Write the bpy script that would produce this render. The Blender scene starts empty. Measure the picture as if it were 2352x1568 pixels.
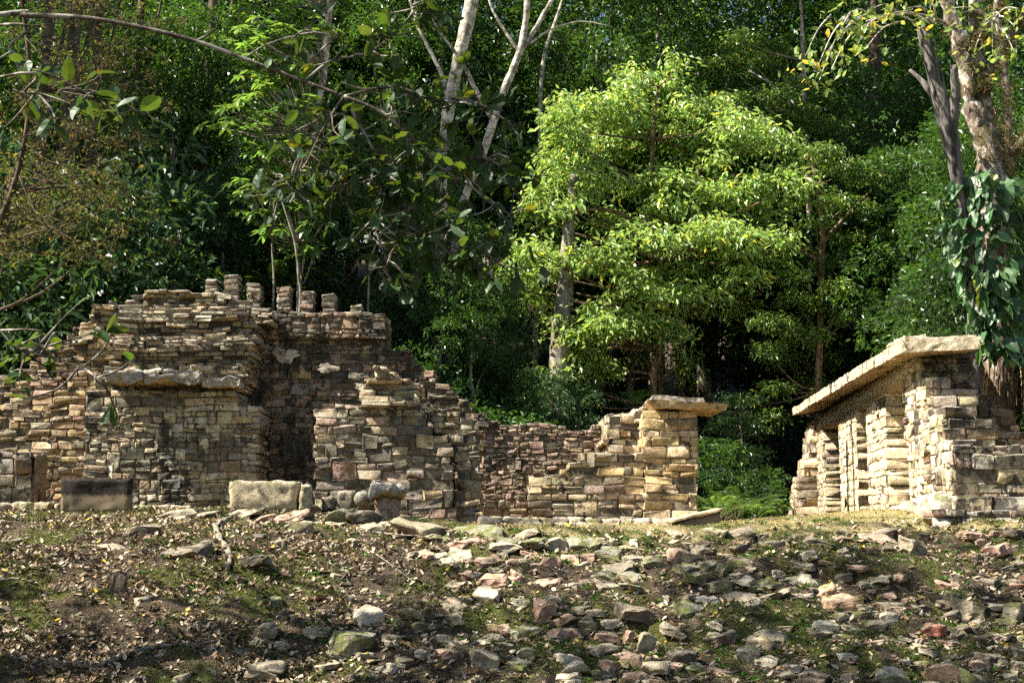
import bpy, math, random
import numpy as np
from collections import defaultdict
from mathutils import Vector, Matrix, Euler

rng = np.random.default_rng(7)
random.seed(7)
SC = bpy.context.scene
COL = SC.collection

# ------------------------------------------------------------------ camera mapping
F = 3267.0; CX = 1176.0; CY = 784.0; HOR = 1215.0
TH = math.atan((HOR - CY) / F); CT, ST = math.cos(TH), math.sin(TH)

def P(px, py, Y):
    u = (px - CX) / F; v = (CY - py) / F
    t = Y / (CT - v * ST)
    return np.array((u * t, Y, t * (ST + v * CT)))

def proj(x, y, z):
    fwd = y * CT + z * ST; up = -y * ST + z * CT
    return CX + F * x / fwd, CY - F * up / fwd

# ------------------------------------------------------------------ noise helpers
class SNoise:
    """cheap smooth noise: sum of random plane waves"""
    def __init__(s, seed, scale, n=14, dim=3):
        r = np.random.default_rng(seed)
        k = r.normal(size=(n, dim)); k /= np.linalg.norm(k, axis=1)[:, None]
        s.k = k * (2 * math.pi / scale) * r.uniform(.6, 1.6, (n, 1)); s.p = r.uniform(0, 6.28, n); s.n = n
    def __call__(s, X):
        X = np.asarray(X, float)
        return np.sin(X @ s.k.T + s.p).sum(-1) / math.sqrt(s.n / 2)

def sstep(a, b, x):
    t = np.clip((np.asarray(x, float) - a) / (b - a), 0, 1); return t * t * (3 - 2 * t)

# ------------------------------------------------------------------ mesh helpers
def mesh(name, V, F_, tint=None, smooth=False, mat=None):
    V = np.ascontiguousarray(V, np.float32); F_ = np.ascontiguousarray(F_, np.int32)
    me = bpy.data.meshes.new(name); k = F_.shape[1]; m = len(F_)
    me.vertices.add(len(V)); me.vertices.foreach_set('co', V.ravel())
    me.loops.add(m * k); me.loops.foreach_set('vertex_index', F_.ravel())
    me.polygons.add(m); me.polygons.foreach_set('loop_start', np.arange(0, m * k, k, dtype=np.int32))
    me.polygons.foreach_set('use_smooth', np.full(m, smooth, dtype=bool))
    me.update(calc_edges=True)
    if tint is not None:
        a = me.color_attributes.new('tint', 'FLOAT_COLOR', 'POINT')
        c = np.ones((len(V), 4), np.float32); c[:, :3] = tint; a.data.foreach_set('color', c.ravel())
    if mat: me.materials.append(mat)
    return me

def link(name, me, parent=None, loc=None):
    o = bpy.data.objects.new(name, me); COL.objects.link(o)
    if parent is not None: o.parent = parent
    if loc is not None: o.location = loc
    return o

def tag(o, label=None, cat=None, group=None, kind=None):
    if label: o['label'] = label
    if cat: o['category'] = cat
    if group: o['group'] = group
    if kind: o['kind'] = kind
    elif cat: o['kind'] = 'thing'
    return o

def thing(name, label, cat, loc=(0, 0, 0), group=None):
    o = bpy.data.objects.new(name, None); COL.objects.link(o); o.location = loc; o.empty_display_size = .2
    return tag(o, label, cat, group)

def part(name, V, F_, mat, parent, tint=None, smooth=False):
    """world-space vertices stored local to the (unrotated) ancestors"""
    off = np.zeros(3); p = parent
    while p is not None: off += np.array(p.location); p = p.parent
    return link(name, mesh(name, np.asarray(V) - off, F_, tint, smooth, mat), parent)

def solo(name, V, F_, mat, loc, label, cat, group=None, tint=None, smooth=False, kind=None):
    loc = np.asarray(loc, float)
    o = link(name, mesh(name, np.asarray(V) - loc, F_, tint, smooth, mat), None, loc)
    return tag(o, label, cat, group, kind)

class MB:
    def __init__(s): s.V = []; s.F = []; s.T = []; s.n = 0
    def add(s, V, F_, tint=(.5, .5, .5)):
        V = np.asarray(V, float); s.V.append(V); s.F.append(np.asarray(F_) + s.n); s.n += len(V)
        t = np.asarray(tint, float); s.T.append(np.broadcast_to(t, (len(V), 3)))
    def get(s): return np.concatenate(s.V), np.concatenate(s.F), np.concatenate(s.T)

def boxgrid(cx, cy, cz):
    """closed box surface with the given coordinate lists along x, y, z; quads"""
    idx = {}; V = []; Fq = []
    def vi(x, y, z):
        k = (x, y, z)
        if k not in idx: idx[k] = len(V); V.append((cx[x], cy[y], cz[z]))
        return idx[k]
    nx, ny, nz = len(cx) - 1, len(cy) - 1, len(cz) - 1
    for i in range(nx):
        for j in range(ny):
            Fq.append((vi(i, j, 0), vi(i, j + 1, 0), vi(i + 1, j + 1, 0), vi(i + 1, j, 0)))
            Fq.append((vi(i, j, nz), vi(i + 1, j, nz), vi(i + 1, j + 1, nz), vi(i, j + 1, nz)))
    for i in range(nx):
        for k in range(nz):
            Fq.append((vi(i, 0, k), vi(i + 1, 0, k), vi(i + 1, 0, k + 1), vi(i, 0, k + 1)))
            Fq.append((vi(i, ny, k), vi(i, ny, k + 1), vi(i + 1, ny, k + 1), vi(i + 1, ny, k)))
    for j in range(ny):
        for k in range(nz):
            Fq.append((vi(0, j, k), vi(0, j, k + 1), vi(0, j + 1, k + 1), vi(0, j + 1, k)))
            Fq.append((vi(nx, j, k), vi(nx, j + 1, k), vi(nx, j + 1, k + 1), vi(nx, j, k + 1)))
    return np.array(V, float), np.array(Fq)

def unit_stone(seed, coords, r, corner, nz):
    """rounded irregular block in [-1,1]^3"""
    g = np.random.default_rng(seed)
    V, Fq = boxgrid(coords, coords, coords)
    inner = np.clip(V, -(1 - r), 1 - r); d = V - inner
    L = np.linalg.norm(d, axis=1); k = L > 1e-9
    V[k] = inner[k] + d[k] / L[k, None] * r
    off = g.uniform(-corner, corner, (2, 2, 2, 3))
    w = (V + 1) / 2
    D = np.zeros_like(V)
    for a in (0, 1):
        for b in (0, 1):
            for c in (0, 1):
                ww = (w[:, 0] if a else 1 - w[:, 0]) * (w[:, 1] if b else 1 - w[:, 1]) * (w[:, 2] if c else 1 - w[:, 2])
                D += ww[:, None] * off[a, b, c]
    V = V + D + g.normal(0, nz, V.shape)
    return V, Fq

WSC = [-1, -.8, -.55, .55, .8, 1]
WS0, WSF = unit_stone(0, WSC, .45, 0, 0)
def wall_stone(g, S, r):
    """block of half size S: worn arrises of radius ~r, slightly out of square"""
    S = np.asarray(S, float); r = min(r, S.min() * .8); A = np.abs(WS0)
    V = np.sign(WS0) * np.where(A <= .55, A / .55 * (S - r), S - r + (A - .55) / .45 * r)
    w = (WS0 + 1) / 2; o = g.uniform(-1, 1, (2, 2, 2, 3)) * (min(.035, S[0] * .2), .010, S[2] * .15)
    D = 0
    for a in (0, 1):
        for b in (0, 1):
            for c in (0, 1):
                ww = (w[:, 0] if a else 1 - w[:, 0]) * (w[:, 1] if b else 1 - w[:, 1]) * (w[:, 2] if c else 1 - w[:, 2])
                D = D + ww[:, None] * o[a, b, c]
    return V + D + g.normal(0, .008, V.shape)
RC = [-1, -.8, -.3, .3, .8, 1]
RK = [unit_stone(100 + i, RC, .22, .34, .05)[0] for i in range(28)]
RKF = unit_stone(0, RC, .2, .2, .05)[1]

def rough_box(c0, c1, seg=.12, amp=.02, scale=.35, seed=0, rnd=.03):
    """axis aligned box with worn edges and a noisy surface"""
    c0 = np.array(c0, float); c1 = np.array(c1, float); ax = []
    for i in range(3):
        n = max(2, int(round((c1[i] - c0[i]) / seg)))
        a = np.linspace(c0[i], c1[i], n + 1)
        ax.append(a)
    V, Fq = boxgrid(*ax)
    lo, hi = c0 + rnd, c1 - rnd
    inner = np.clip(V, lo, hi); d = V - inner; L = np.linalg.norm(d, axis=1); k = L > 1e-9
    V[k] = inner[k] + d[k] / L[k, None] * np.minimum(L[k], rnd)[:, None]
    for a in range(3):
        V[:, a] += amp * SNoise(seed * 3 + a, scale)(V) + amp * .4 * SNoise(seed * 7 + a + 50, scale * .3)(V)
    return V, Fq

def tube(pts, rad, n=8, sub=4, wob=0, seed=0):
    pts = np.asarray(pts, float); rad = np.asarray(rad, float)
    m = len(pts)
    if m > 2 and sub > 1:
        out = []; ro = []
        for i in range(m - 1):
            p0, p1, p2, p3 = pts[max(i - 1, 0)], pts[i], pts[i + 1], pts[min(i + 2, m - 1)]
            for s in np.linspace(0, 1, sub, endpoint=False):
                out.append(.5 * ((2 * p1) + (-p0 + p2) * s + (2 * p0 - 5 * p1 + 4 * p2 - p3) * s * s + (-p0 + 3 * p1 - 3 * p2 + p3) * s ** 3))
                ro.append(rad[i] * (1 - s) + rad[i + 1] * s)
        out.append(pts[-1]); ro.append(rad[-1]); pts = np.array(out); rad = np.array(ro)
    if wob:
        pts = pts + wob * np.stack([SNoise(seed + a, .8)(pts) for a in range(3)], 1) * np.linspace(0, 1, len(pts))[:, None].clip(0, .3) * 3
    m = len(pts); V = []; up = np.array((.13, .31, .94))
    tg = np.gradient(pts, axis=0); tg /= np.linalg.norm(tg, axis=1)[:, None] + 1e-9
    s = np.cross(tg, up); bad = np.linalg.norm(s, axis=1) < .15
    s[bad] = np.cross(tg[bad], (1, 0, 0)); s /= np.linalg.norm(s, axis=1)[:, None]
    t = np.cross(s, tg)
    a = np.linspace(0, 2 * math.pi, n, endpoint=False)
    V = pts[:, None] + (s[:, None] * np.cos(a)[None, :, None] + t[:, None] * np.sin(a)[None, :, None]) * rad[:, None, None]
    V = V.reshape(-1, 3)
    Fq = []
    for i in range(m - 1):
        for j in range(n):
            k = (j + 1) % n
            Fq.append((i * n + j, i * n + k, (i + 1) * n + k, (i + 1) * n + j))
    # caps: fold into a point vertex as degenerate-free fans of quads
    V = np.vstack([V, pts[0], pts[-1]])
    c0, c1 = m * n, m * n + 1
    for j in range(0, n, 2):
        Fq.append((c0, (j + 2) % n, (j + 1) % n, j))
        Fq.append((c1, (m - 1) * n + j, (m - 1) * n + (j + 1) % n, (m - 1) * n + (j + 2) % n))
    return V, np.array(Fq)

def leaves(pos, dirn, length, width, seed=0, fold=.25, roll=.6, curl=.15):
    """one folded 2-tri leaf for each position; dirn need not be unit"""
    g = np.random.default_rng(seed); n = len(pos)
    d = dirn / (np.linalg.norm(dirn, axis=1)[:, None] + 1e-9)
    up = np.array((0, 0, 1.)) + g.normal(0, roll, (n, 3))
    s = np.cross(d, up); s /= np.linalg.norm(s, axis=1)[:, None] + 1e-9
    nn = np.cross(s, d)
    L = np.broadcast_to(length, n)[:, None]; W = np.broadcast_to(width, n)[:, None]
    V = np.empty((n, 4, 3))
    V[:, 0] = pos
    V[:, 1] = pos + d * L * .45 + s * W * .5 + nn * W * fold
    V[:, 2] = pos + d * L - nn * L * curl
    V[:, 3] = pos + d * L * .45 - s * W * .5 + nn * W * fold
    b = np.arange(n)[:, None] * 4
    Fq = np.concatenate([b + np.array((0, 2, 1)), b + np.array((0, 3, 2))])
    return V.reshape(-1, 3), Fq

def broad_leaves(pos, dirn, length, width, seed=0, roll=.5, droop=.2, fold=.12, heart=False):
    """detailed ovate leaf: 5 stations x 3, quads"""
    g = np.random.default_rng(seed); n = len(pos)
    d = dirn / (np.linalg.norm(dirn, axis=1)[:, None] + 1e-9)
    up = np.array((0, 0, 1.)) + g.normal(0, roll, (n, 3))
    s = np.cross(d, up); s /= np.linalg.norm(s, axis=1)[:, None] + 1e-9
    nn = np.cross(s, d)
    L = np.broadcast_to(length, n)[:, None]; W = np.broadcast_to(width, n)[:, None]
    st = np.array([0, .12, .32, .55, .78, .93, 1.0])
    wd = np.array([.06, .62, .97, 1.0, .72, .33, .02]) if not heart else np.array([.55, .95, 1.0, .85, .55, .24, .02])
    K = len(st); V = np.empty((n, K, 3, 3))
    bend = g.uniform(.4, 1.6, (n, 1)) * droop
    for i in range(K):
        c = pos + d * L * st[i] - nn * L * bend * st[i] ** 2
        back = -d * L * .12 if (heart and i == 0) else 0
        wav = g.normal(0, .05, (n, 2)) * W
        V[:, i, 1] = c
        V[:, i, 0] = c + s * W * .5 * wd[i] + nn * (W * fold * wd[i] + wav[:, :1]) + back
        V[:, i, 2] = c - s * W * .5 * wd[i] + nn * (W * fold * wd[i] + wav[:, 1:]) + back
    q = []
    for i in range(K - 1):
        for j in range(2):
            a = i * 3 + j; q.append((a, a + 1, a + 4, a + 3))
    q = np.array(q)
    Fq = (np.arange(n)[:, None, None] * (K * 3) + q[None]).reshape(-1, 4)
    return V.reshape(-1, 3), Fq, K * 3

# ------------------------------------------------------------------ materials
class N:
    def __init__(s, name):
        s.m = bpy.data.materials.new(name); s.m.use_nodes = True; s.t = s.m.node_tree; s.t.nodes.clear()
        s.out = s.t.nodes.new('ShaderNodeOutputMaterial')
    def n(s, ty, **kw):
        x = s.t.nodes.new(ty)
        for k, v in kw.items():
            if k.startswith('i_'):
                key = k[2:]; key = int(key) if key.isdigit() else key.replace('_', ' ')
                if isinstance(v, bpy.types.NodeSocket): s.t.links.new(v, x.inputs[key])
                else: x.inputs[key].default_value = v
            else: setattr(x, k, v)
        return x
    def l(s, a, b): s.t.links.new(a, b)
    def math(s, op, a, b=0., clamp=False):
        x = s.n('ShaderNodeMath', operation=op, use_clamp=clamp)
        for i, v in enumerate((a, b)):
            if isinstance(v, bpy.types.NodeSocket): s.l(v, x.inputs[i])
            else: x.inputs[i].default_value = v
        return x.outputs[0]
    def mix(s, f, a, b, mode='MIX'):
        x = s.n('ShaderNodeMix', data_type='RGBA', blend_type=mode)
        for i, v in ((0, f), (6, a), (7, b)):
            if isinstance(v, bpy.types.NodeSocket): s.l(v, x.inputs[i])
            else: x.inputs[i].default_value = (*v, 1) if isinstance(v, tuple) and len(v) == 3 else v
        return x.outputs[2]
    def noise(s, scale, detail=5, rough=.6, vec=None, stretch=None):
        if vec is None: vec = s.pos()
        if stretch:
            mp = s.n('ShaderNodeMapping'); s.l(vec, mp.inputs[0]); mp.inputs['Scale'].default_value = stretch; vec = mp.outputs[0]
        x = s.n('ShaderNodeTexNoise'); s.l(vec, x.inputs['Vector'])
        x.inputs['Scale'].default_value = scale; x.inputs['Detail'].default_value = detail; x.inputs['Roughness'].default_value = rough
        return x.outputs['Fac']
    def pos(s):
        if not hasattr(s, '_p'): s._p = s.n('ShaderNodeNewGeometry')
        return s._p.outputs['Position']
    def nz(s):
        s.pos(); x = s.n('ShaderNodeSeparateXYZ'); s.l(s._p.outputs['Normal'], x.inputs[0]); return x.outputs['Z']
    def ramp(s, v, a, b, lo=0., hi=1.):
        x = s.n('ShaderNodeMapRange', interpolation_type='SMOOTHSTEP'); s.l(v, x.inputs[0])
        for i, q in enumerate((a, b, lo, hi)): x.inputs[i + 1].default_value = q
        return x.outputs[0]
    def tint(s):
        x = s.n('ShaderNodeAttribute', attribute_name='tint'); return x.outputs['Color']
    def bump(s, h, strength=.5, dist=.02, prev=None):
        x = s.n('ShaderNodeBump'); s.l(h, x.inputs['Height']); x.inputs['Strength'].default_value = strength; x.inputs['Distance'].default_value = dist
        if prev: s.l(prev, x.inputs['Normal'])
        return x.outputs[0]
    def principled(s, col, rough=.9, spec=.2, normal=None, **kw):
        x = s.n('ShaderNodeBsdfPrincipled')
        for k, v in (('Base Color', col), ('Roughness', rough), ('Specular IOR Level', spec)):
            if isinstance(v, bpy.types.NodeSocket): s.l(v, x.inputs[k])
            else: x.inputs[k].default_value = (*v, 1) if isinstance(v, tuple) else v
        if normal: s.l(normal, x.inputs['Normal'])
        s.l(x.outputs[0], s.out.inputs[0]); return x

def stone_mat(name, stain=.5, top=.55, moss=.15, under=.5, sscale=1.1, topcol=(.33, .32, .28), darkcol=(.035, .032, .026)):
    b = N(name); c = b.tint()
    v = b.noise(7, 6, .65); c = b.mix(1., c, b.mix(b.ramp(v, .3, .72), (.55, .52, .48), (1.25, 1.22, 1.15)), 'MULTIPLY')
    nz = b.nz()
    # ochre tone mixed in on faces that look down
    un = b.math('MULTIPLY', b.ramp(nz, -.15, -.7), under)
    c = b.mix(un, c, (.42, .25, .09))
    # black lichen in streaks and blotches
    s1 = b.noise(sscale, 9, .68, stretch=(1, 1, .55)); s2 = b.noise(6, 7, .75)
    st = b.math('ADD', b.math('MULTIPLY', s1, .6), b.math('MULTIPLY', s2, .4))
    thr = .665 - stain * .26
    c = b.mix(b.math('MULTIPLY', b.ramp(st, thr, thr + .05), .93), c, darkcol)
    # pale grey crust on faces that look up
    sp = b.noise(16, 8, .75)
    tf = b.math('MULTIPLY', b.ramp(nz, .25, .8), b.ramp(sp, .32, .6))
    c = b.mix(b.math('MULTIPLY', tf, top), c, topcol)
    sp2 = b.noise(38, 5, .7)
    c = b.mix(b.math('MULTIPLY', b.ramp(sp2, .60, .70), .5), c, (.5, .48, .40))
    c = b.mix(b.math('MULTIPLY', b.ramp(sp2, .42, .34), .55), c, (.03, .03, .025))
    if moss:
        mn = b.noise(2.2, 7, .7)
        mf = b.math('MULTIPLY', b.ramp(mn, .62 - moss * .25, .70 - moss * .25), b.ramp(nz, -.1, .5))
        c = b.mix(b.math('MULTIPLY', mf, .8), c, b.mix(b.noise(30, 3), (.05, .07, .01), (.14, .15, .025)))
    h = b.noise(22, 9, .72); h2 = b.noise(6, 6, .6)
    nrm = b.bump(h, .8, .035, b.bump(h2, .55, .08))
    b.principled(c, .93, .12, nrm)
    return b.m

def leaf_mat(name, col, trans=.35, rough=.38, spec=.45, tcol=None, hue=True):
    b = N(name); t = b.tint()
    c = b.mix(1., col, t, 'MULTIPLY')
    d = b.principled(c, rough, spec)
    tr = b.n('ShaderNodeBsdfTranslucent'); b.l(b.mix(1., tcol or tuple(min(1, q * k) for q, k in zip(col, (2.6, 2.3, .9))), t, 'MULTIPLY'), tr.inputs[0])
    m = b.n('ShaderNodeMixShader'); m.inputs[0].default_value = trans
    b.l(d.outputs[0], m.inputs[1]); b.l(tr.outputs[0], m.inputs[2]); b.l(m.outputs[0], b.out.inputs[0])
    return b.m

def bark_mat(name, c1, c2, sc=6., stretch=(1, 1, .35), moss=None, blotch=None):
    b = N(name)
    n1 = b.noise(sc, 8, .7, stretch=stretch)
    c = b.mix(b.ramp(n1, .38, .62), c1, c2)
    if blotch: c = b.mix(b.ramp(b.noise(4.5, 5, .6, stretch=(1, 1, .8)), .52, .58), c, blotch)
    if moss: c = b.mix(b.math('MULTIPLY', b.ramp(b.noise(2.0, 6, .7), .5, .62), .8), c, moss)
    b.principled(c, .9, .1, b.bump(n1, .7, .03))
    return b.m

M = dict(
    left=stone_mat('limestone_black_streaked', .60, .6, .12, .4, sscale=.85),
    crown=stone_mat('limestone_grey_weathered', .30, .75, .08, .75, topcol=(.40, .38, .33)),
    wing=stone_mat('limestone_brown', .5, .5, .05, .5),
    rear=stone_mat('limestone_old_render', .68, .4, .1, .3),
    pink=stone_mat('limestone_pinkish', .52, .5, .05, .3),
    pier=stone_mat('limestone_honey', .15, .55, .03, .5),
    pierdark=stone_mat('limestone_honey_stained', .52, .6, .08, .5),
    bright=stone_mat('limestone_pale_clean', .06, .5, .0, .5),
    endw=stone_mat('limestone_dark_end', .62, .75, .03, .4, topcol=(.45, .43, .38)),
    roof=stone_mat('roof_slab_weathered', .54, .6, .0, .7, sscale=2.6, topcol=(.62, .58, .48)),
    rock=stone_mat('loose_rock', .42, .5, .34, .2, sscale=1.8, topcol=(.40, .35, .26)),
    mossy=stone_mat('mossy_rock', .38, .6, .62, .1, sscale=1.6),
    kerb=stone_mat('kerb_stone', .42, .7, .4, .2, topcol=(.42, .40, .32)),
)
def mortar():
    b = N('mortar'); c = b.mix(b.ramp(b.noise(3, 9, .75), .38, .62), (.06, .05, .036), (.33, .27, .18)); s1 = b.noise(.85, 9, .68, stretch=(1, 1, .55)); s2 = b.noise(6, 7, .75); c = b.mix(b.math('MULTIPLY', b.ramp(b.math('ADD', b.math('MULTIPLY', s1, .6), b.math('MULTIPLY', s2, .4)), .48, .53), .85), c, (.04, .036, .03)); b.principled(c, .95, .05, b.bump(b.noise(18, 8, .7), .8, .03)); return b.m
M['mortar'] = mortar()
def panel_mat():
    b = N('stained_concrete'); z = b.n('ShaderNodeSeparateXYZ'); b.l(b.pos(), z.inputs[0])
    n = b.noise(3, 8, .7, stretch=(1, 1, .4)); h = b.math('ADD', z.outputs['Z'], b.math('MULTIPLY', n, .35))
    c = b.mix(b.ramp(h, .80, .90), (.17, .13, .085), (.016, .012, .010))
    c = b.mix(b.math('MULTIPLY', b.ramp(b.noise(20, 5), .55, .7), .35), c, (.25, .23, .16))
    b.principled(c, .85, .2, b.bump(b.noise(30, 5), .4, .01)); return b.m
M['panel'] = panel_mat()

# ------------------------------------------------------------------ ground
GX = [-600, 0, 600, 1100, 1500, 1750, 2050, 2352, 3000]
G26 = [1212, 1212, 1206, 1217, 1219, 1211, 1209, 1209, 1205]
G30 = [1166, 1166, 1168, 1203, 1205, 1190, 1168, 1203, 1200]
_gn = [SNoise(11, 5.0, dim=2), SNoise(12, 1.6, dim=2), SNoise(13, .55, dim=2)]
def ground(X, Y):
    X = np.asarray(X, float); Y = np.asarray(Y, float)
    Ys = np.maximum(Y, 12); px = CX + F * X / (Ys * 1.0)
    def zrow(py, y): return np.interp(px, GX, [P(1176, q, y)[2] for q in py])
    z10 = -1.72; z18 = P(1176, 1568, 18.5)[2] - .02
    z26 = zrow(G26, 26); z30 = zrow(G30, 30)
    z = np.where(Y < 14, z10, 0.)
    z = np.where((Y >= 14) & (Y < 17), z10 + (z18 - .27 - z10) * sstep(14, 17, Y), z)
    t = (Y - 18.5) / 7.5
    prof = z18 + (z26 - z18) * (t + .10 * np.sin(np.clip(t, 0, 1) * math.pi))
    prof = np.where(Y < 18.5, z18 + (z26 - z18) / 7.5 * (Y - 18.5), prof)
    z = np.where((Y >= 17) & (Y < 26), prof, z)
    z = np.where((Y >= 26) & (Y < 30), z26 + (z30 - z26) * (Y - 26) / 4, z)
    hs = 37 + 19 * sstep(5.5, 8.5, X) + 4 * sstep(-12, -18, X) + 8 * sstep(-5, -1, X) * sstep(8.5, 5.5, X)
    far = z30 + .6 * sstep(30, 45, Y) * 0 + .33 * np.maximum(Y - hs, 0)
    far = np.where(far > 17, 17 + (far - 17) * .12, far)
    z = np.where(Y >= 30, far, z)
    for (yl, pa, pb, hgt) in ((22.1, 1560, 2190, .15), (24.4, 900, 1720, .10), (20.4, 1250, 1900, .09), (21.3, 1780, 2500, .09), (27.6, 380, 1120, .09)):
        q = Y - yl - .22 * np.sin(X * 1.1 + yl) - .1 * np.sin(X * 3.1 + yl * 2)
        z = z + hgt * np.tanh(q / .10) * np.exp(-(q / 1.0) ** 2) * sstep(pa - 60, pa + 90, px) * sstep(pb + 60, pb - 90, px)
    p2 = np.stack([X, Y], -1)
    am = sstep(16, 19, Y) * (1 - .75 * sstep(26, 28, Y)) + .5 * sstep(38, 45, Y)
    return z + am * (.05 * _gn[0](p2) + .045 * _gn[1](p2) + .016 * _gn[2](p2))

def ground_hit(px, py):
    Ys = np.linspace(15, 33, 900); pts = np.stack([P(px, py, y) for y in (15., 33.)])
    X = pts[0, 0] + (pts[1, 0] - pts[0, 0]) * (Ys - 15) / 18; Z = pts[0, 2] + (pts[1, 2] - pts[0, 2]) * (Ys - 15) / 18
    g = ground(X, Ys); k = np.where(g >= Z)[0]
    i = k[0] if len(k) else len(Ys) - 1
    return np.array((X[i], Ys[i], g[i]))

gx = np.unique(np.concatenate([np.linspace(-300, -40, 12), np.linspace(-40, -13, 28), np.linspace(-13, 14, 420), np.linspace(14, 40, 27), np.linspace(40, 300, 12)]))
gy = np.unique(np.concatenate([np.linspace(-60, 12, 18), np.linspace(12, 16, 12), np.linspace(16, 31, 260), np.linspace(31, 56, 60), np.linspace(56, 100, 30), np.linspace(100, 500, 16)]))
XX, YY = np.meshgrid(gx, gy); ZZ = ground(XX, YY)
GV = np.stack([XX, YY, ZZ], -1).reshape(-1, 3)
nx_ = len(gx); a_ = (np.arange(len(gy) - 1)[:, None] * nx_ + np.arange(nx_ - 1)[None]).ravel()
GF = np.stack([a_, a_ + 1, a_ + nx_ + 1, a_ + nx_], 1)
gn1 = SNoise(21, 2.2, dim=2); gn2 = SNoise(22, .7, dim=2); gn3 = SNoise(24, 3.5, dim=2)
def grassiness(X, Y):
    """r: dry turf on the terrace, g: moss and green growth, b: leaf litter"""
    p = np.stack([X, Y], -1); pxx = CX + F * X / np.maximum(Y, 10)
    edge = 24.9 + .5 * gn2(p) + 1.2 * (pxx < 1100) + .5 * sstep(1100, 1900, pxx)
    dry = sstep(-.3, .5, Y - edge) * sstep(36, 33, Y) * np.clip(.75 + .35 * gn1(p), .2, 1) * (.25 + .75 * sstep(900, 1300, pxx))
    green = np.clip(.35 + .5 * gn3(p) + .4 * gn2(p), 0, 1) * (1 - .4 * dry) * sstep(36, 33, Y)
    green = np.where(Y > 36, .0, green)
    green = green + .3 * sstep(24, 26, Y) * sstep(33, 31, Y) * np.clip(gn1(p) + .3, 0, 1)
    lit = sstep(1300, 500, pxx) * .8 + .1
    return dry, green, lit
gd, gg, gl = grassiness(GV[:, 0], GV[:, 1])
def soil():
    b = N('forest_soil'); t = b.n('ShaderNodeSeparateColor'); b.l(b.tint(), t.inputs[0])
    n1 = b.noise(9, 10, .75); n2 = b.noise(28, 8, .75); n3 = b.noise(1.5, 6, .6)
    c = b.mix(b.ramp(n2, .36, .64), (.022, .016, .011), (.135, .105, .07))
    c = b.mix(b.math('MULTIPLY', b.ramp(n1, .55, .68), .6), c, (.28, .21, .13))
    gf = b.math('MULTIPLY', t.outputs[1], b.ramp(b.math('ADD', b.math('MULTIPLY', n1, .6), b.math('MULTIPLY', n2, .4)), .40, .55))
    c = b.mix(b.math('MULTIPLY', gf, .85), c, b.mix(n2, (.045, .065, .012), (.14, .16, .03)))
    dry = b.mix(n2, (.26, .22, .10), (.54, .47, .26))
    c = b.mix(b.math('MULTIPLY', t.outputs[0], b.ramp(n1, .30, .50)), c, dry)
    hh = b.math('ADD', b.math('MULTIPLY', n1, .6), b.math('MULTIPLY', n2, .5))
    b.principled(c, .95, .1, b.bump(hh, 1., .12)); return b.m
M['soil'] = soil()
go = link('ground', mesh('ground', GV, GF, np.stack([gd, gg, gl], 1), True, M['soil'])); tag(go, kind='structure')

# ------------------------------------------------------------------ masonry
PAL = dict(cream=(.52, .43, .29), yellow=(.56, .41, .20), pink=(.33, .225, .18), rose=(.40, .29, .23), grey=(.27, .245, .20),
           dark=(.10, .09, .072), white=(.68, .61, .48), brown=(.28, .205, .135), ochre=(.40, .29, .155), pale=(.74, .62, .42))
def pick(pal, g, dk=0.):
    ks = list(pal); w = np.array([pal[k] for k in ks], float)
    if 'dark' in ks: w[ks.index('dark')] = max(0, w[ks.index('dark')] * (1 + 3 * dk))
    c = .66 * np.array(PAL[ks[g.choice(len(ks), p=w / w.sum())]]) + .34 * sum(q * np.array(PAL[k]) for q, k in zip(w / w.sum(), ks))
    return c * g.uniform(.84, 1.14) * (1 + g.normal(0, .025, 3))

def intervals(poly, z):
    xs = []; n = len(poly)
    for i in range(n):
        (x0, z0), (x1, z1) = poly[i], poly[(i + 1) % n]
        if (z0 <= z) != (z1 <= z): xs.append(x0 + (x1 - x0) * (z - z0) / (z1 - z0))
    xs.sort(); return [(xs[i], xs[i + 1]) for i in range(0, len(xs) - 1, 2)]

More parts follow.
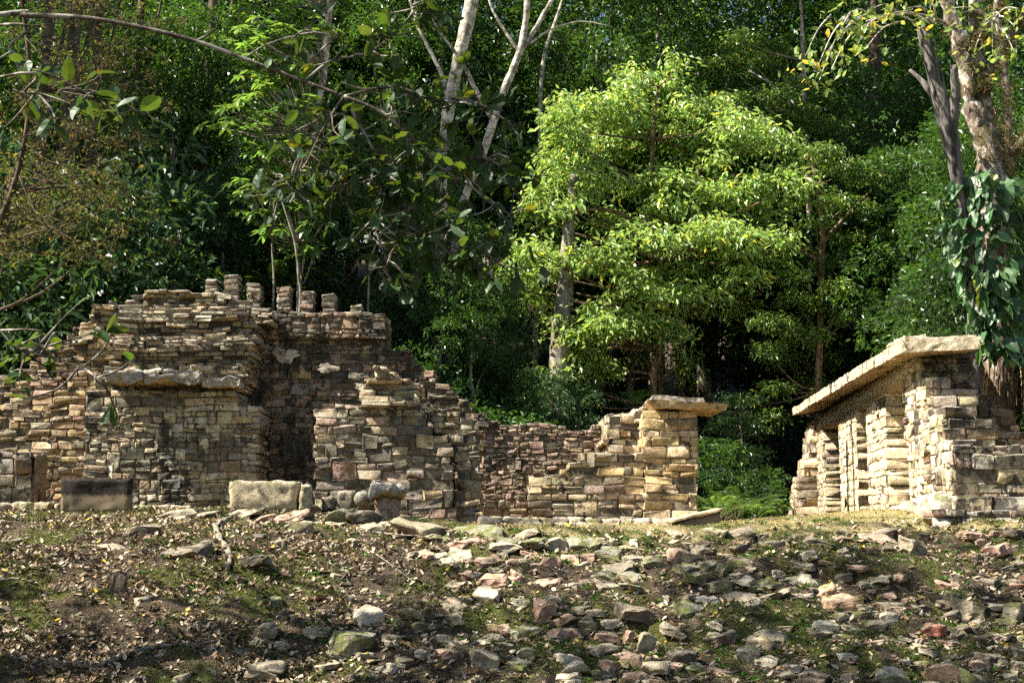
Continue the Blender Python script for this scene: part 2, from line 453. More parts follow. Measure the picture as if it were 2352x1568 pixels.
_wu, _wz = SNoise(901, 1.3, dim=2), SNoise(902, 1.1, dim=2)
def masonry(poly, depth, front, pal, seed, h=(.11, .24), asp=(1.2, 3.2), frame=None, yoff=None, drow=.42, jit=.013,
            gap=.004, mortar_in=.024, rag=.05, rnd=.030, warp=.014, tall=.06):
    """stone courses filling the 2-D outline poly [(u,z)]; frame=(origin, u, w): w points away from the viewer into the wall.
    front = starting w. Returns stones MB and core MB."""
    g = np.random.default_rng(seed)
    st, core = MB(), MB()
    o, ua, wa = frame if frame else (np.zeros(3), np.array((1., 0, 0)), np.array((0, 1., 0)))
    up = np.array((0, 0, 1.))
    def place(V):
        p = V[:, [0, 2]] * (1, 1) + seed * 3.7; V = V.copy()
        V[:, 2] += warp * _wz(p); V[:, 0] += warp * .5 * _wu(p)
        return o + V[:, :1] * ua + V[:, 1:2] * wa + V[:, 2:] * up
    zs = [p[1] for p in poly]; z = min(zs); zmax = max(zs)
    nd = max(1, int(round(depth / drow))); dn = SNoise(seed + 5, 1.6)
    hs = []
    while z < zmax - .03:
        hh = min(g.uniform(*h), max(.06, zmax - z)); hs.append((z, hh)); z += hh
    blocked = defaultdict(list)
    for ci, (z, hh) in enumerate(hs):
        zc = z + hh / 2; iv = intervals(poly, min(zc, zmax - .01)); ivup = intervals(poly, zc + hh)
        def covered(x0, x1): return any(a + .02 <= x0 and x1 <= b - .02 for a, b in ivup)
        for (a, b_) in iv:
            if b_ - a < .08: continue
            a2 = a + g.uniform(-rag, rag); b2 = b_ + g.uniform(-rag, rag)
            x0, x1 = a2 + .07, b2 - .07
            if x1 - x0 > .05:
                nseg = max(1, int((x1 - x0) / .5)); e = np.linspace(x0, x1, nseg + 1)
                for q in range(nseg):
                    yq = yoff((e[q] + e[q + 1]) / 2, zc) if yoff else 0
                    V, Fq = boxgrid([e[q], e[q + 1]], [front + yq + mortar_in, front + depth - .06], [z - .004, z + hh + .004 if covered(e[q], e[q + 1]) else z + hh - .05])
                    core.add(place(V), Fq)
            for j in range(nd):
                spans = [(a2, b2)]
                for (p0, p1) in blocked[(ci, j)]:
                    nx = []
                    for (s0, s1) in spans:
                        if p1 <= s0 or p0 >= s1: nx.append((s0, s1)); continue
                        if p0 - s0 > .07: nx.append((s0, p0))
                        if s1 - p1 > .07: nx.append((p1, s1))
                    spans = nx
                for (s0, s1) in spans:
                    u = s0
                    while u < s1 - .04:
                        w = max(hh, .10) * g.uniform(*asp)
                        if g.random() < .16: w *= .4
                        w = min(max(w, .08), 1.1)
                        if s1 - (u + w) < .12: w = s1 - u
                        uc = u + w / 2
                        expo = (j == 0) or (j == nd - 1) or u - a2 < .05 or b2 - (u + w) < .05 or not covered(u, u + w)
                        if expo:
                            h1 = hh
                            if ci + 1 < len(hs) and w < .6 and hh + hs[ci + 1][1] < .42 and g.random() < tall and covered(u, u + w):
                                h1 = hh + hs[ci + 1][1]; blocked[(ci + 1, j)].append((u, u + w))
                            yq = yoff(uc, zc) if yoff else 0
                            dd = depth / nd; f0 = front + j * dd + (yq if j == 0 else yq * .5); sd = dd * (1.0 if j else 1.05) + .04
                            parts_ = [(z, h1)]
                            if h1 > .17 and w < .5 and g.random() < .2:
                                k = g.uniform(.3, .7); parts_ = [(z, h1 * k), (z + h1 * k, h1 * (1 - k))]
                            for (zz, h2) in parts_:
                                dep = g.normal(0, jit * .65) + (g.random() < .06) * g.uniform(.02, .06)
                                V = wall_stone(g, (w / 2 - gap * .5, sd / 2, h2 / 2 - gap * .5), rnd * g.uniform(.5, 1.3))
                                V[:, 2] += V[:, 0] * g.normal(0, .02)
                                V += (uc, f0 + sd / 2 + dep, zz + h2 / 2)
                                pt = o + uc * ua + zc * up
                                st.add(place(V), WSF, pick(pal, g, float(dn(pt[None])[0])))
                        u += w
    return st, core

def pxpoly(pts, Y): return [(lambda p: (p[0], p[2]))(P(x, y, Y)) for x, y in pts]

def wallpart(name, pts, Y, depth, mat, pal, seed, parent, base=None, **kw):
    poly = pxpoly(pts, Y)
    if base is not None:  # push the bottom below the ground
        zb = min(p[1] for p in poly)
        poly = [(x, z if z > zb + .25 else min(z, base)) for x, z in poly]
    st, core = masonry(poly, depth, Y, pal, seed, **kw)
    V, Fq, T = st.get(); o = part(name, V, Fq, mat, parent, T, True)
    if core.n:
        V, Fq, T = core.get(); part('mortar_core', V, Fq, M['mortar'], o)
    return o

pal_left = dict(cream=5, white=2.6, grey=3.0, dark=1.6, brown=.6, rose=.5, ochre=.5)
pal_crown = dict(grey=4, cream=2.5, white=1.0, dark=.9, ochre=.8)
pal_wing = dict(brown=3.2, ochre=1.6, rose=1.6, pink=1.0, grey=1.6, dark=.6, cream=2.0)
pal_rear = dict(pink=2.4, brown=3, dark=1.8, grey=1.5, rose=1.2, ochre=.6, white=.35)
pal_pink = dict(pink=2.4, rose=2.4, grey=2, brown=1.6, dark=1.2, cream=.7)
pal_pier = dict(yellow=3.5, cream=3, ochre=1.4, rose=.8, white=.5)
pal_pierl = dict(grey=2.4, cream=3, brown=1.4, dark=.8, yellow=2.0, rose=1)
pal_bright = dict(pale=8, white=1.2, yellow=.3)
pal_end = dict(grey=3.4, rose=1.6, dark=1.6, cream=2.4, pink=.8)

# ---- the tall left ruin
tl = thing('ruined_temple', 'tall crumbling temple ruin with a humped top, jutting cornice and row of stubs', 'ruin', (P(400, 1162, 31)[0], 31, .8))
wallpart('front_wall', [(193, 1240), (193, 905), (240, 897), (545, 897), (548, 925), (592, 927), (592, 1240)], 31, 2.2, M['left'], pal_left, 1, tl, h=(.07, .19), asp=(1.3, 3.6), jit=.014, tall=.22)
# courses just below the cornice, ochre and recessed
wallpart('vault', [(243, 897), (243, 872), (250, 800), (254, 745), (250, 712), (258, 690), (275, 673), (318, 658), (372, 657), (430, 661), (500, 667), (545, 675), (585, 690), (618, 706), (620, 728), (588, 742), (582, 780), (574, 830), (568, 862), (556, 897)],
         31.12, 1.9, M['crown'], pal_crown, 2, tl, h=(.06, .13), asp=(1.6, 6.0), jit=.045, rag=.09, gap=.012,
         yoff=lambda x, z: max(0, z - 3.6) * .34 + .10 * math.sin(x * 2.2 + z * 1.5) + .12 * math.sin(z * 9), drow=.6)
wallpart('vault_flank', [(205, 1000), (205, 905), (222, 880), (228, 850), (205, 842), (175, 800), (168, 768), (205, 735), (215, 712), (252, 690), (262, 700), (262, 1000)],
         31.6, 1.5, M['crown'], dict(cream=3, ochre=2, grey=3, rose=1), 3, tl, h=(.07, .15), asp=(1.5, 5), jit=.06, rag=.1, yoff=lambda x, z: .1 * math.sin(z * 8 + x), drow=.6)
wallpart('side_wall', [(-120, 1230), (-120, 866), (-40, 860), (30, 862), (42, 848), (75, 838), (88, 822), (110, 800), (140, 786), (165, 762), (200, 740), (240, 740), (240, 1230)],
         32.7, 1.3, M['wing'], pal_wing, 4, tl, h=(.08, .18), jit=.014)
wallpart('back_wall', [(540, 1225), (540, 700), (600, 712), (640, 722), (885, 724), (887, 752), (893, 798), (940, 808), (945, 840), (985, 848), (1000, 875), (1035, 888), (1048, 912), (1078, 926), (1090, 948), (1120, 958), (1120, 1225)],
         32.4, 1.5, M['rear'], pal_rear, 5, tl, h=(.08, .18), asp=(1.4, 3.4), jit=.012, yoff=lambda x, z: -.16 * (z > 4.35) - .05 * math.sin(x * 1.3 + z))
# rendered plaster that still clings to the back wall
def plaster(parent):
    b = N('old_plaster'); n = b.noise(2.4, 9, .7); n2 = b.noise(11, 8, .7)
    c = b.mix(b.ramp(n, .38, .62), (.20, .14, .105), (.34, .28, .22)); c = b.mix(b.ramp(n2, .48, .60), c, (.05, .04, .03))
    c = b.mix(b.ramp(b.noise(1.6, 7, .65), .48, .56), c, (.50, .46, .38))
    b.principled(c, .9, .1, b.bump(n2, .4, .015)); M['plaster'] = b.m
    g = np.random.default_rng(3)
    for k, (cx, cy, rx, ry) in enumerate([(655, 815, 42, 22), (600, 800, 26, 20), (752, 845, 34, 14)]):
        n = 26; a = np.linspace(0, 2 * math.pi, n, endpoint=False); r = 1 + .2 * np.sin(3 * a + k) + g.normal(0, .10, n)
        c = P(cx, cy, 32.36); Y0 = 32.36 - .004 * k
        ring = np.stack([c[0] + rx * .72 / 104 * r * np.cos(a), np.full(n, Y0), c[2] + ry * .8 / 104 * r * np.sin(a)], 1)
        back = ring.copy(); back[:, 1] += .14
        V = np.vstack([ring, back, [[c[0], Y0 - .015, c[2]]]]); Fq = []
        for i in range(n): Fq.append((i, i + n, (i + 1) % n + n, (i + 1) % n))
        for i in range(0, n, 2): Fq.append((2 * n, i, (i + 1) % n, (i + 2) % n))
        part('plaster_patch', V, Fq, b.m, parent)
plaster(tl)
# cornice slabs
def slab(name, pts0, pts1, mat, parent, tint, seed, amp=.022, seg=.1, rnd=.05):
    V, Fq = rough_box(pts0, pts1, seg, amp, .45, seed, rnd)
    return part(name, V, Fq, mat, parent, tint, False)
def pslab(name, x0, x1, y0, y1, Y, d, mat, parent, tint, seed, **kw):
    a = P(x0, y1, Y); b = P(x1, y0, Y); return slab(name, (a[0], Y, a[2]), (b[0], Y + d, b[2]), mat, parent, tint, seed, **kw)
for i, (x0, x1, y0, y1) in enumerate([(240, 325, 856, 876), (324, 398, 862, 878), (397, 462, 858, 876), (466, 547, 868, 884), (280, 370, 846, 857), (372, 455, 848, 859), (242, 285, 850, 857)]):
    pslab('cornice_slab', x0, x1, y0 - 3 * (i < 4), y1 + 2 * (i < 4), 30.55 + (i > 3) * .2 + .03 * (i % 3), 1.0, M['crown'], tl, (.34, .31, .26), 30 + i)
for i, (cx, y0, y1, w) in enumerate([(484, 643, 700, 29), (531, 633, 700, 32), (583, 648, 705, 30), (651, 657, 722, 31), (704, 668, 724, 30), (755, 678, 724, 29), (819, 697, 724, 27)]):
    o = wallpart('roof_comb_stub', [(cx - w / 2, y1 + 6), (cx - w / 2, y0 + 2), (cx + w / 2, y0), (cx + w / 2, y1 + 6)], 33.1, .42, M['endw'], dict(grey=3, dark=1, rose=1), 40 + i, tl, h=(.10, .15), asp=(2, 4), rag=.012, jit=.012)
# rear ledge that carries the stubs
wallpart('roof_ledge', [(470, 735), (470, 694), (540, 690), (640, 716), (886, 722), (886, 735)], 32.75, .9, M['rear'], dict(grey=2, dark=3, brown=1), 48, tl, h=(.07, .12), asp=(2, 6))

# ---- low broken pier at the left edge
lp = thing('broken_pier', 'low broken pier of squared grey blocks at the foot of the brown wall', 'pier', tuple(P(30, 1160, 29.6)))
wallpart('masonry', [(-60, 1190), (-60, 1036), (70, 1038), (70, 1190)], 29.6, .9, M['pierdark'], dict(grey=4, cream=1, dark=1, rose=.5), 50, lp, h=(.2, .34), asp=(1.5, 2.6), rag=.015)
a = P(71, 1180, 29.65); b = P(82, 1042, 29.65)
part('plaster_edge', *rough_box((a[0], 29.68, a[2]), (b[0] + .02, 30.4, b[2]), .1, .008, .4, 77, .02), M['pierdark'], lp, (.30, .205, .12), True)

# ---- stepped wall fragment
sw = thing('stepped_wall', 'free-standing dark stained wall fragment topped by a pale stack of flat slabs', 'wall', tuple(P(910, 1190, 30)))
wallpart('wall_face', [(724, 1230), (724, 938), (768, 932), (826, 930), (965, 930), (985, 985), (1030, 1010), (1040, 1060), (1050, 1230)], 30, 1.0, M['left'], dict(grey=3, cream=2, dark=3.0, rose=1.2, white=.8), 60, sw, h=(.10, .22), asp=(1.4, 3.8), jit=.015)
wallpart('slab_stack', [(826, 934), (826, 905), (829, 880), (838, 866), (862, 862), (868, 848), (884, 845), (900, 858), (940, 868), (958, 884), (962, 934)], 29.9, 1.1, M['crown'], dict(cream=3, grey=2, white=1.2, ochre=1), 61, sw, h=(.08, .15), asp=(2.5, 7), jit=.06, rag=.08, drow=.55, yoff=lambda x, z: .15 * math.sin(z * 7))
wallpart('end_pier', [(992, 985), (985, 955), (998, 940), (1022, 941), (1052, 952), (1104, 968), (1104, 1045), (1100, 1230), (1035, 1230), (1048, 1075), (1040, 1020)], 30.15, 1.0, M['pierdark'], dict(grey=3.5, cream=2, dark=1.4, brown=1), 62, sw, h=(.10, .24), jit=.03, rag=.07)

# ---- low pinkish rear wall
rw = thing('rear_wall', 'low rear wall of small pinkish stones between the stepped fragment and the capped pier', 'wall', tuple(P(1250, 1190, 33)))
wallpart('masonry', [(1108, 1225), (1108, 962), (1140, 968), (1165, 972), (1230, 978), (1240, 974), (1275, 978), (1340, 984), (1386, 976), (1400, 956), (1440, 945), (1480, 950), (1480, 1225)], 32.4, 1.1, M['pink'], pal_pink, 70, rw, h=(.08, .19), asp=(1.1, 2.8), jit=.015)

# ---- wall with the capped pier
cw = thing('capped_wall', 'honey-coloured stone wall rising in steps to a tall pier under a flat cap slab', 'wall', tuple(P(1420, 1195, 30)))
wallpart('stepped_run', [(1216, 1230), (1216, 1102), (1226, 1097), (1285, 1099), (1298, 1072), (1312, 1058), (1348, 1046), (1352, 1038), (1398, 1038), (1404, 1048), (1480, 1048), (1480, 1230)], 30, .95, M['pierdark'], pal_pierl, 80, cw, h=(.10, .22), asp=(1.4, 3.4), jit=.012)
wallpart('pier', [(1480, 1230), (1480, 1045), (1474, 1030), (1480, 942), (1603, 942), (1605, 1230)], 29.97, 1.15, M['pier'], pal_pier, 81, cw, h=(.11, .24), asp=(1.6, 3.6), jit=.018, rag=.018)
wallpart('broken_return', [(1384, 1060), (1388, 1000), (1390, 965), (1408, 952), (1430, 945), (1450, 945), (1476, 935), (1500, 935), (1500, 1060)], 30.7, 2.2, M['crown'], dict(cream=4, white=2, grey=2, rose=1), 82, cw, h=(.09, .2), asp=(1.2, 3), jit=.07, rag=.1, drow=.45)
def prism(pts_top, pts_bot, seg=8, amp=.02, seed=0):
    """hexahedron from 4 top and 4 bottom corners, gridded and roughened"""
    t = np.linspace(0, 1, seg + 1); V, Fq = boxgrid(t, t, np.linspace(0, 1, 4))
    T_, B_ = np.array(pts_top, float), np.array(pts_bot, float)
    u, v, w = V[:, :1], V[:, 1:2], V[:, 2:]
    def bl(Q): return Q[0] * (1 - u) * (1 - v) + Q[1] * u * (1 - v) + Q[2] * u * v + Q[3] * (1 - u) * v
    X = bl(B_) * (1 - w) + bl(T_) * w
    for a in range(3): X[:, a] += amp * SNoise(seed + a, .5)(X) + amp * .5 * SNoise(seed + a + 9, .15)(X)
    return X, Fq
x0, x1 = P(1474, 0, 29.6)[0], P(1652, 0, 29.6)[0]; zt = P(1500, 916, 29.6)[2]; zr = P(1650, 928, 29.6)[2]
V, Fq = prism([(x0 + .05, 29.62, zt), (x1, 29.55, zr), (x1 - .05, 31.5, zr + .02), (x0 + .05, 31.5, zt)], [(x0 + .18, 29.68, zt - .17), (x1 - .04, 29.6, zr - .12), (x1 - .1, 31.4, zr - .12), (x0 + .15, 31.4, zt - .17)], 16, .007, 5)
part('cap_slab', V, Fq, M['roof'], cw, (.46, .37, .24), False)
V, Fq = prism([(x0 + .15, 29.75, zt + .10), (x1 - .48, 29.75, zt + .04), (x1 - .5, 31.2, zt + .05), (x0 + .15, 31.2, zt + .1)], [(x0 + .12, 29.72, zt - .01), (x1 - .45, 29.72, zt - .06), (x1 - .45, 31.2, zt - .04), (x0 + .1, 31.2, zt)], 12, .008, 15)
part('top_layer', V, Fq, M['endw'], cw, (.25, .23, .19), False)

# ---- right temple
D = np.array(((1504 - CX) / F, 1.0, 0)); Y0 = 27.0
O = np.array(((2196 - CX) / F * Y0, Y0, 0.)); D /= D[1]
Dl = np.linalg.norm(D); U = D / Dl; W = np.array((U[1], -U[0], 0))          # U along the facade away from us, W into the building
def sY(y): return (y - Y0) * Dl
rt = thing('stone_temple', 'pale sunlit stone temple with three doorways and a thick sloping roof slab', 'temple', (O[0] + 1, 33, .5))
fr = (O, U, W)
def fac(name, y0, y1, z0, z1, seed, mat='bright', pal=pal_bright, th=1.05, parent=rt, front=0., **kw):
    poly = [(sY(y0), z0), (sY(y0), z1), (sY(y1), z1), (sY(y1), z0)]
    kw.setdefault('h', (.14, .3)); kw.setdefault('asp', (1.5, 3.2)); kw.setdefault('jit', .008); kw.setdefault('rag', .012)
    st, core = masonry(poly, th, front, pal, seed, frame=fr, **kw)
    V, Fq, T = st.get(); o = part(name, V, Fq, M[mat], parent, T, True)
    V, Fq, T = core.get(); part('mortar_core', V, Fq, M['mortar'], o); return o
ZD, ZT = 3.36, 3.86
fac('doorway_pier', 35.2, 38.4, .2, ZD, 90)
fac('doorway_pier', 40.4, 44.2, .2, ZD, 91)
fac('doorway_pier', 48.2, 51.9, .2, ZD, 92, pal=dict(pale=3, cream=2, grey=1, rose=1), mat='pier')
zz_ = lambda py, y: P(2180, py, y)[2]
st, core = masonry([(sY(27.5), .1), (sY(27.5), zz_(1014, 27.4)), (sY(28.5), zz_(1012, 27.4)), (sY(28.5), zz_(936, 28.4)), (sY(29.6), zz_(936, 28.4)), (sY(29.6), zz_(870, 29.5)), (sY(30.7), zz_(868, 29.5)), (sY(30.7), 3.66), (sY(31.9), 3.78), (sY(31.9), .1)],
                   .24, -.06, dict(pale=7, white=1.5, rose=.3), 93, h=(.12, .26), asp=(1.4, 3), frame=fr, jit=.012, rag=.03)
V, Fq, T = st.get(); o = part('facade_wall', V, Fq, M['bright'], rt, T, True); V, Fq, T = core.get(); part('mortar_core', V, Fq, M['mortar'], o)
# lintel band
lt = [ (31.7, 35.6), (38.0, 40.8), (43.8, 48.5) ]
mb = MB()
for i, (a, b) in enumerate([(31.92, 36.8), (36.82, 42.4), (42.42, 47.2), (47.22, 51.9)]):
    V, Fq = rough_box((sY(a), .0 + .02 * (i % 2), ZD + .005), (sY(b), 1.05, ZT), .2, .006, .6, 200 + i, .02)
    mb.add(O + V[:, :1] * U + V[:, 1:2] * W + V[:, 2:] * np.array((0, 0, 1.)), Fq, np.array((.62, .55, .42)))
V, Fq, T = mb.get(); part('lintel', V, Fq, M['bright'], rt, T, True)
# inner rear wall and far end so the rooms are closed
fac('inner_wall', 29.5, 52.0, .2, ZT, 94, front=3.0, th=.8, mat='pier', pal=dict(cream=2, brown=2, grey=2))
# roof slab: outer eave lower than the wall line
def roofpt(y, w, z): return O + sY(y) * U + w * W + np.array((0, 0, z))
near, far = 29.3, 52.3
g = np.random.default_rng(8)
mb = MB(); yy = near; k = 0
while yy < far - .2:      # bedded slabs with joints, laid end to end
    y2 = min(far, yy + g.uniform(1.1, 2.3))
    f0, f1 = (yy - near) / (far - near), (y2 - near) / (far - near); e = g.uniform(-.03, .03); ri = lambda f: 1.05 + 2.7 * min(1, max(0, f - .13) * 4)
    def pt(y, f, w, z): return roofpt(y, w, z + .53 * f)
    V, Fq = prism([pt(yy + .012, f0, -.60 + e, 3.90), pt(y2 - .012, f1, -.60 + e, 3.90), pt(y2 - .012, f1, ri(f1), 3.96 + .2 * min(1, f1 * 5)), pt(yy + .012, f0, ri(f0), 3.96 + .2 * min(1, f0 * 5))],
                  [pt(yy + .012, f0, -.60 + e, 3.64), pt(y2 - .012, f1, -.60 + e, 3.64), pt(y2 - .012, f1, ri(f1), 3.70 + .18 * min(1, f1 * 5)), pt(yy + .012, f0, ri(f0), 3.70 + .18 * min(1, f0 * 5))], 10, .007, 25 + k)
    mb.add(V, Fq, np.array((.66, .58, .42)) * g.uniform(.85, 1.1)); yy = y2; k += 1
V, Fq, T = mb.get(); part('roof', V, Fq, M['roof'], rt, T, False)
mb = MB(); yy = near + .1
while yy < far - 1:       # thinner weathered layer set back on top
    y2 = yy + g.uniform(.8, 2.0); f0, f1 = (yy - near) / (far - near), (y2 - near) / (far - near); w0 = -.5 + g.uniform(-.02, .22); th = g.uniform(.04, .09)
    V, Fq = prism([roofpt(yy + .02, w0, 3.89 + th + .53 * f0), roofpt(y2 - .02, w0 + g.uniform(-.04, .04), 3.89 + th + .53 * f1), roofpt(y2 - .02, 1.0, 3.95 + th + .2 * min(1, f1 * 5) + .53 * f1), roofpt(yy + .02, 1.0, 3.95 + th + .2 * min(1, f0 * 5) + .53 * f0)],
                  [roofpt(yy + .02, w0, 3.89 + .53 * f0), roofpt(y2 - .02, w0, 3.89 + .53 * f1), roofpt(y2 - .02, 1.0, 3.92 + .53 * f1), roofpt(yy + .02, 1.0, 3.92 + .53 * f0)], 8, .010, 60 + k)
    mb.add(V, Fq, np.array((.62, .56, .44)) * g.uniform(.8, 1.1)); yy = y2 + g.uniform(0, .1); k += 1
V, Fq, T = mb.get(); part('roof_topping', V, Fq, M['roof'], rt, T, False)
# broken near end, stepping down towards us
def endpart(name, y, pts, depth, seed, **kw):
    kw.setdefault('h', (.12, .28)); kw.setdefault('jit', .035); kw.setdefault('rag', .03)
    return wallpart(name, pts, y, depth, M['endw'], pal_end, seed, rt, **kw)
endpart('end_wall', 30.6, [(2114, 1000), (2114, 800), (2225, 796), (2237, 815), (2237, 870), (2243, 905), (2243, 1000)], 1.6, 100, h=(.09, .2), pal=None) if False else None
endpart('end_wall', 30.6, [(2120, 1000), (2120, 806), (2130, 792), (2234, 792), (2238, 870), (2243, 905), (2243, 1000)], 1.5, 100, h=(.09, .22))
endpart('end_wall', 29.5, [(2141, 1050), (2141, 868), (2180, 866), (2182, 890), (2242, 888), (2250, 1050)], 1.3, 101, h=(.1, .22))
endpart('end_wall', 28.4, [(2166, 1100), (2166, 934), (2215, 928), (2225, 945), (2270, 950), (2290, 1000), (2290, 1100)], 1.3, 102)
endpart('end_wall', 27.4, [(2191, 1180), (2191, 1012), (2230, 1008), (2262, 1022), (2330, 1030), (2420, 1030), (2420, 1180)], 1.2, 103, h=(.16, .30))
endpart('rear_end_wall', 30.9, [(2243, 1100), (2243, 903), (2262, 905), (2290, 916), (2296, 938), (2330, 950), (2345, 985), (2480, 990), (2480, 1100)], 1.2, 104, h=(.09, .2))
# cap over the broken end: thin slabs above the end wall
for i, (x0_, x1_, y0_, y1_, yy) in enumerate([(2098, 2180, 776, 792, 30.2), (2170, 2238, 782, 796, 30.25), (2078, 2130, 770, 780, 30.4), (2185, 2230, 777, 784, 30.4)]):
    pslab('roof_end_slab', x0_, x1_, y0_, y1_, yy, 1.6, M['roof'], rt, (.55, .48, .36), 120 + i)
# plinth
endpart('plinth', 26.95, [(2196, 1215), (2196, 1143), (2260, 1142), (2460, 1142), (2460, 1215)], .7, 105, h=(.24, .34), asp=(1.6, 3), rag=.02)
endpart('plinth', 26.55, [(2146, 1240), (2144, 1173), (2230, 1171), (2470, 1171), (2470, 1240)], .6, 106, h=(.34, .42), asp=(1.8, 3.2), rag=.02)
mb = MB(); g = np.random.default_rng(4)
for i in range(17):
    y = 27.2 + i * .62; z1 = .62 - .015 * i
    V, Fq = rough_box((sY(y), -.34 - g.uniform(0, .1), -.1), (sY(y + .58), .1, z1 + g.uniform(-.05, .05)), .12, .02, .4, 400 + i, .04)
    mb.add(O + V[:, :1] * U + V[:, 1:2] * W + V[:, 2:] * np.array((0, 0, 1.)), Fq, np.array((.48, .44, .36)) * g.uniform(.8, 1.1))
V, Fq, T = mb.get(); part('plinth_course', V, Fq, M['kerb'], rt, T, True)
# outer low wall at far left end of the facade
wallpart('far_end_wall', [(1829, 1200), (1829, 1118), (1845, 1085), (1858, 1040), (1866, 990), (1872, 965), (1900, 965), (1900, 1200)], 50.5, 1.2, M['bright'], dict(grey=3, cream=3, rose=1, pale=1), 107, rt, h=(.2, .35), rag=.08)

# ------------------------------------------------------------------ worked stones on the terrace
def block(name, label, cat, x0, x1, y0, y1, Y, d, mat, tint, seed, amp=.02, rnd=.05, group=None, seg=.08, sink=.1):
    a = P(x0, y1, Y); b = P(x1, y0, Y)
    V, Fq = rough_box((a[0], Y, a[2] - sink), (b[0], Y + d, b[2]), seg, amp, .4, seed, rnd)
    return solo(name, V, Fq, M[mat], ((a[0] + b[0]) / 2, Y + d / 2, a[2]), label, cat, group, tint, True)
block('stone_slab', 'upright dark stained rectangular slab leaning space before the tall ruin', 'slab', 138, 302, 1098, 1166, 29.0, .16, 'panel', (.3, .3, .3), 501, .010, .02)['label'] = 'upright dark stained rectangular slab standing before the tall ruin'
block('stone_altar', 'thick rectangular altar block with mossy top beside the doorway gap', 'altar', 525, 682, 1104, 1162, 28.6, .9, 'kerb', (.46, .40, .28), 502, .009, .06)
block('squared_stone', 'narrow upright pale stone standing against the right end of the altar block', 'stone', 686, 708, 1109, 1162, 28.55, .5, 'kerb', (.5, .44, .33), 503, .03, .1)
tb = thing('stone_pedestal', 'squat pinkish pedestal carrying a wide grey rough capital', 'pedestal', tuple(P(888, 1190, 28.6)))
a = P(859, 1200, 28.65); b = P(914, 1139, 28.65); part('shaft', *rough_box((a[0], 28.65, a[2] - .1), (b[0], 29.2, b[2]), .08, .016, .4, 504, .05), M['rock'], tb, (.34, .25, .2), True)
a = P(848, 1141, 28.5); b = P(926, 1113, 28.5); part('capital', *rough_box((a[0], 28.5, a[2]), (b[0], 29.3, b[2]), .07, .035, .35, 505, .09), M['crown'], tb, (.36, .34, .30), True)
# ball
V, Fq = unit_stone(9, list(np.linspace(-1, 1, 9)), 1.0, .05, .012)
c = P(832, 1146, 28.8); solo('stone_ball', V * .17 + c, Fq, M['crown'], c - (0, 0, .17), 'round grey ball-shaped stone beside the pedestal', 'stone', None, (.33, .31, .26), True)
for i, (x0, x1, y0, y1, lb) in enumerate([(735, 770, 1140, 1162, 'small squarish grey stone at the foot of the stepped wall'), (772, 812, 1128, 1164, 'pointed grey stone leaning between stepped wall and the ball stone')]):
    block('fallen_stone', lb, 'stone', x0, x1, y0, y1, 29.0, .4, 'rock', (.22, .20, .16), 510 + i, .016, .05)
# sloping slab
rs = thing('sloping_slab', 'low stone ramp with a pale tilted top beside the capped pier', 'slab', tuple(P(1605, 1205, 28.4)))
A_ = lambda x, y, Y: P(x, y, Y)
zt1, zt2 = P(1556, 1198, 28.4)[2], P(1655, 1170, 28.4)[2]; xa, xb = P(1556, 1200, 28.4)[0], P(1655, 1200, 28.4)[0]
V, Fq = prism([(xa, 28.4, zt1 - .03), (xb, 28.4, zt2 - .03), (xb, 29.5, zt2 - .01), (xa, 29.5, zt1 - .01)], [(xa, 28.4, -.1), (xb, 28.4, -.1), (xb, 29.5, -.1), (xa, 29.5, -.1)], 12, .006, 35)
part('ramp_body', V, Fq, M['panel'], rs, (.2, .15, .1), True)
V, Fq = prism([(xa - .12, 28.34, zt1 + .03), (xb + .06, 28.34, zt2 + .035), (xb + .06, 29.55, zt2 + .05), (xa - .12, 29.55, zt1 + .05)], [(xa - .12, 28.34, zt1 - .028), (xb + .06, 28.34, zt2 - .028), (xb + .06, 29.55, zt2 - .005), (xa - .12, 29.55, zt1 - .005)], 14, .006, 37)
part('top_slab', V, Fq, M['pier'], rs, (.40, .30, .19), True)
# kerb courses in front of the walls: one stone each is countable, kept as low step walls
def kerb(label, segs, Y, d, z_of, seed, hh, tint=(.40, .36, .28)):
    g = np.random.default_rng(seed); mb = MB(); x = segs[0]
    while x < segs[1] - 6:
        w = g.uniform(34, 88); x1 = min(x + w, segs[1])
        top = z_of(x) + g.uniform(-1.5, 1.5)
        a = P(x + .7, top + hh, Y); b = P(x1 - .7, top, Y); jj = g.normal(0, .04)
        V, Fq = rough_box((a[0], Y + jj, a[2] - .15), (b[0], Y + d + jj, b[2]), .08, .014, .3, seed * 10 + int(x), .035)
        mb.add(V, Fq, np.array(tint) * g.uniform(.7, 1.15) * (1, g.uniform(.85, 1), g.uniform(.75, 1)))
        x = x1
    V, Fq, T = mb.get(); c = P((segs[0] + segs[1]) / 2, z_of(segs[0]) + hh, Y)
    solo('stone_step', V, Fq, M['kerb'], c, label, 'step', None, T, True)
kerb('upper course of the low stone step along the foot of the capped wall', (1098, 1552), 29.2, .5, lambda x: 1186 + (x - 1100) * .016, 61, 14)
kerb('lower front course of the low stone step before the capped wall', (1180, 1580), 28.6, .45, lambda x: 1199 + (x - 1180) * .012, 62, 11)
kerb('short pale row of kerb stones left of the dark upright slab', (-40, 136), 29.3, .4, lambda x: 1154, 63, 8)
kerb('narrow kerb row between the dark upright slab and the altar block', (306, 440), 29.8, .3, lambda x: 1160, 64, 6)

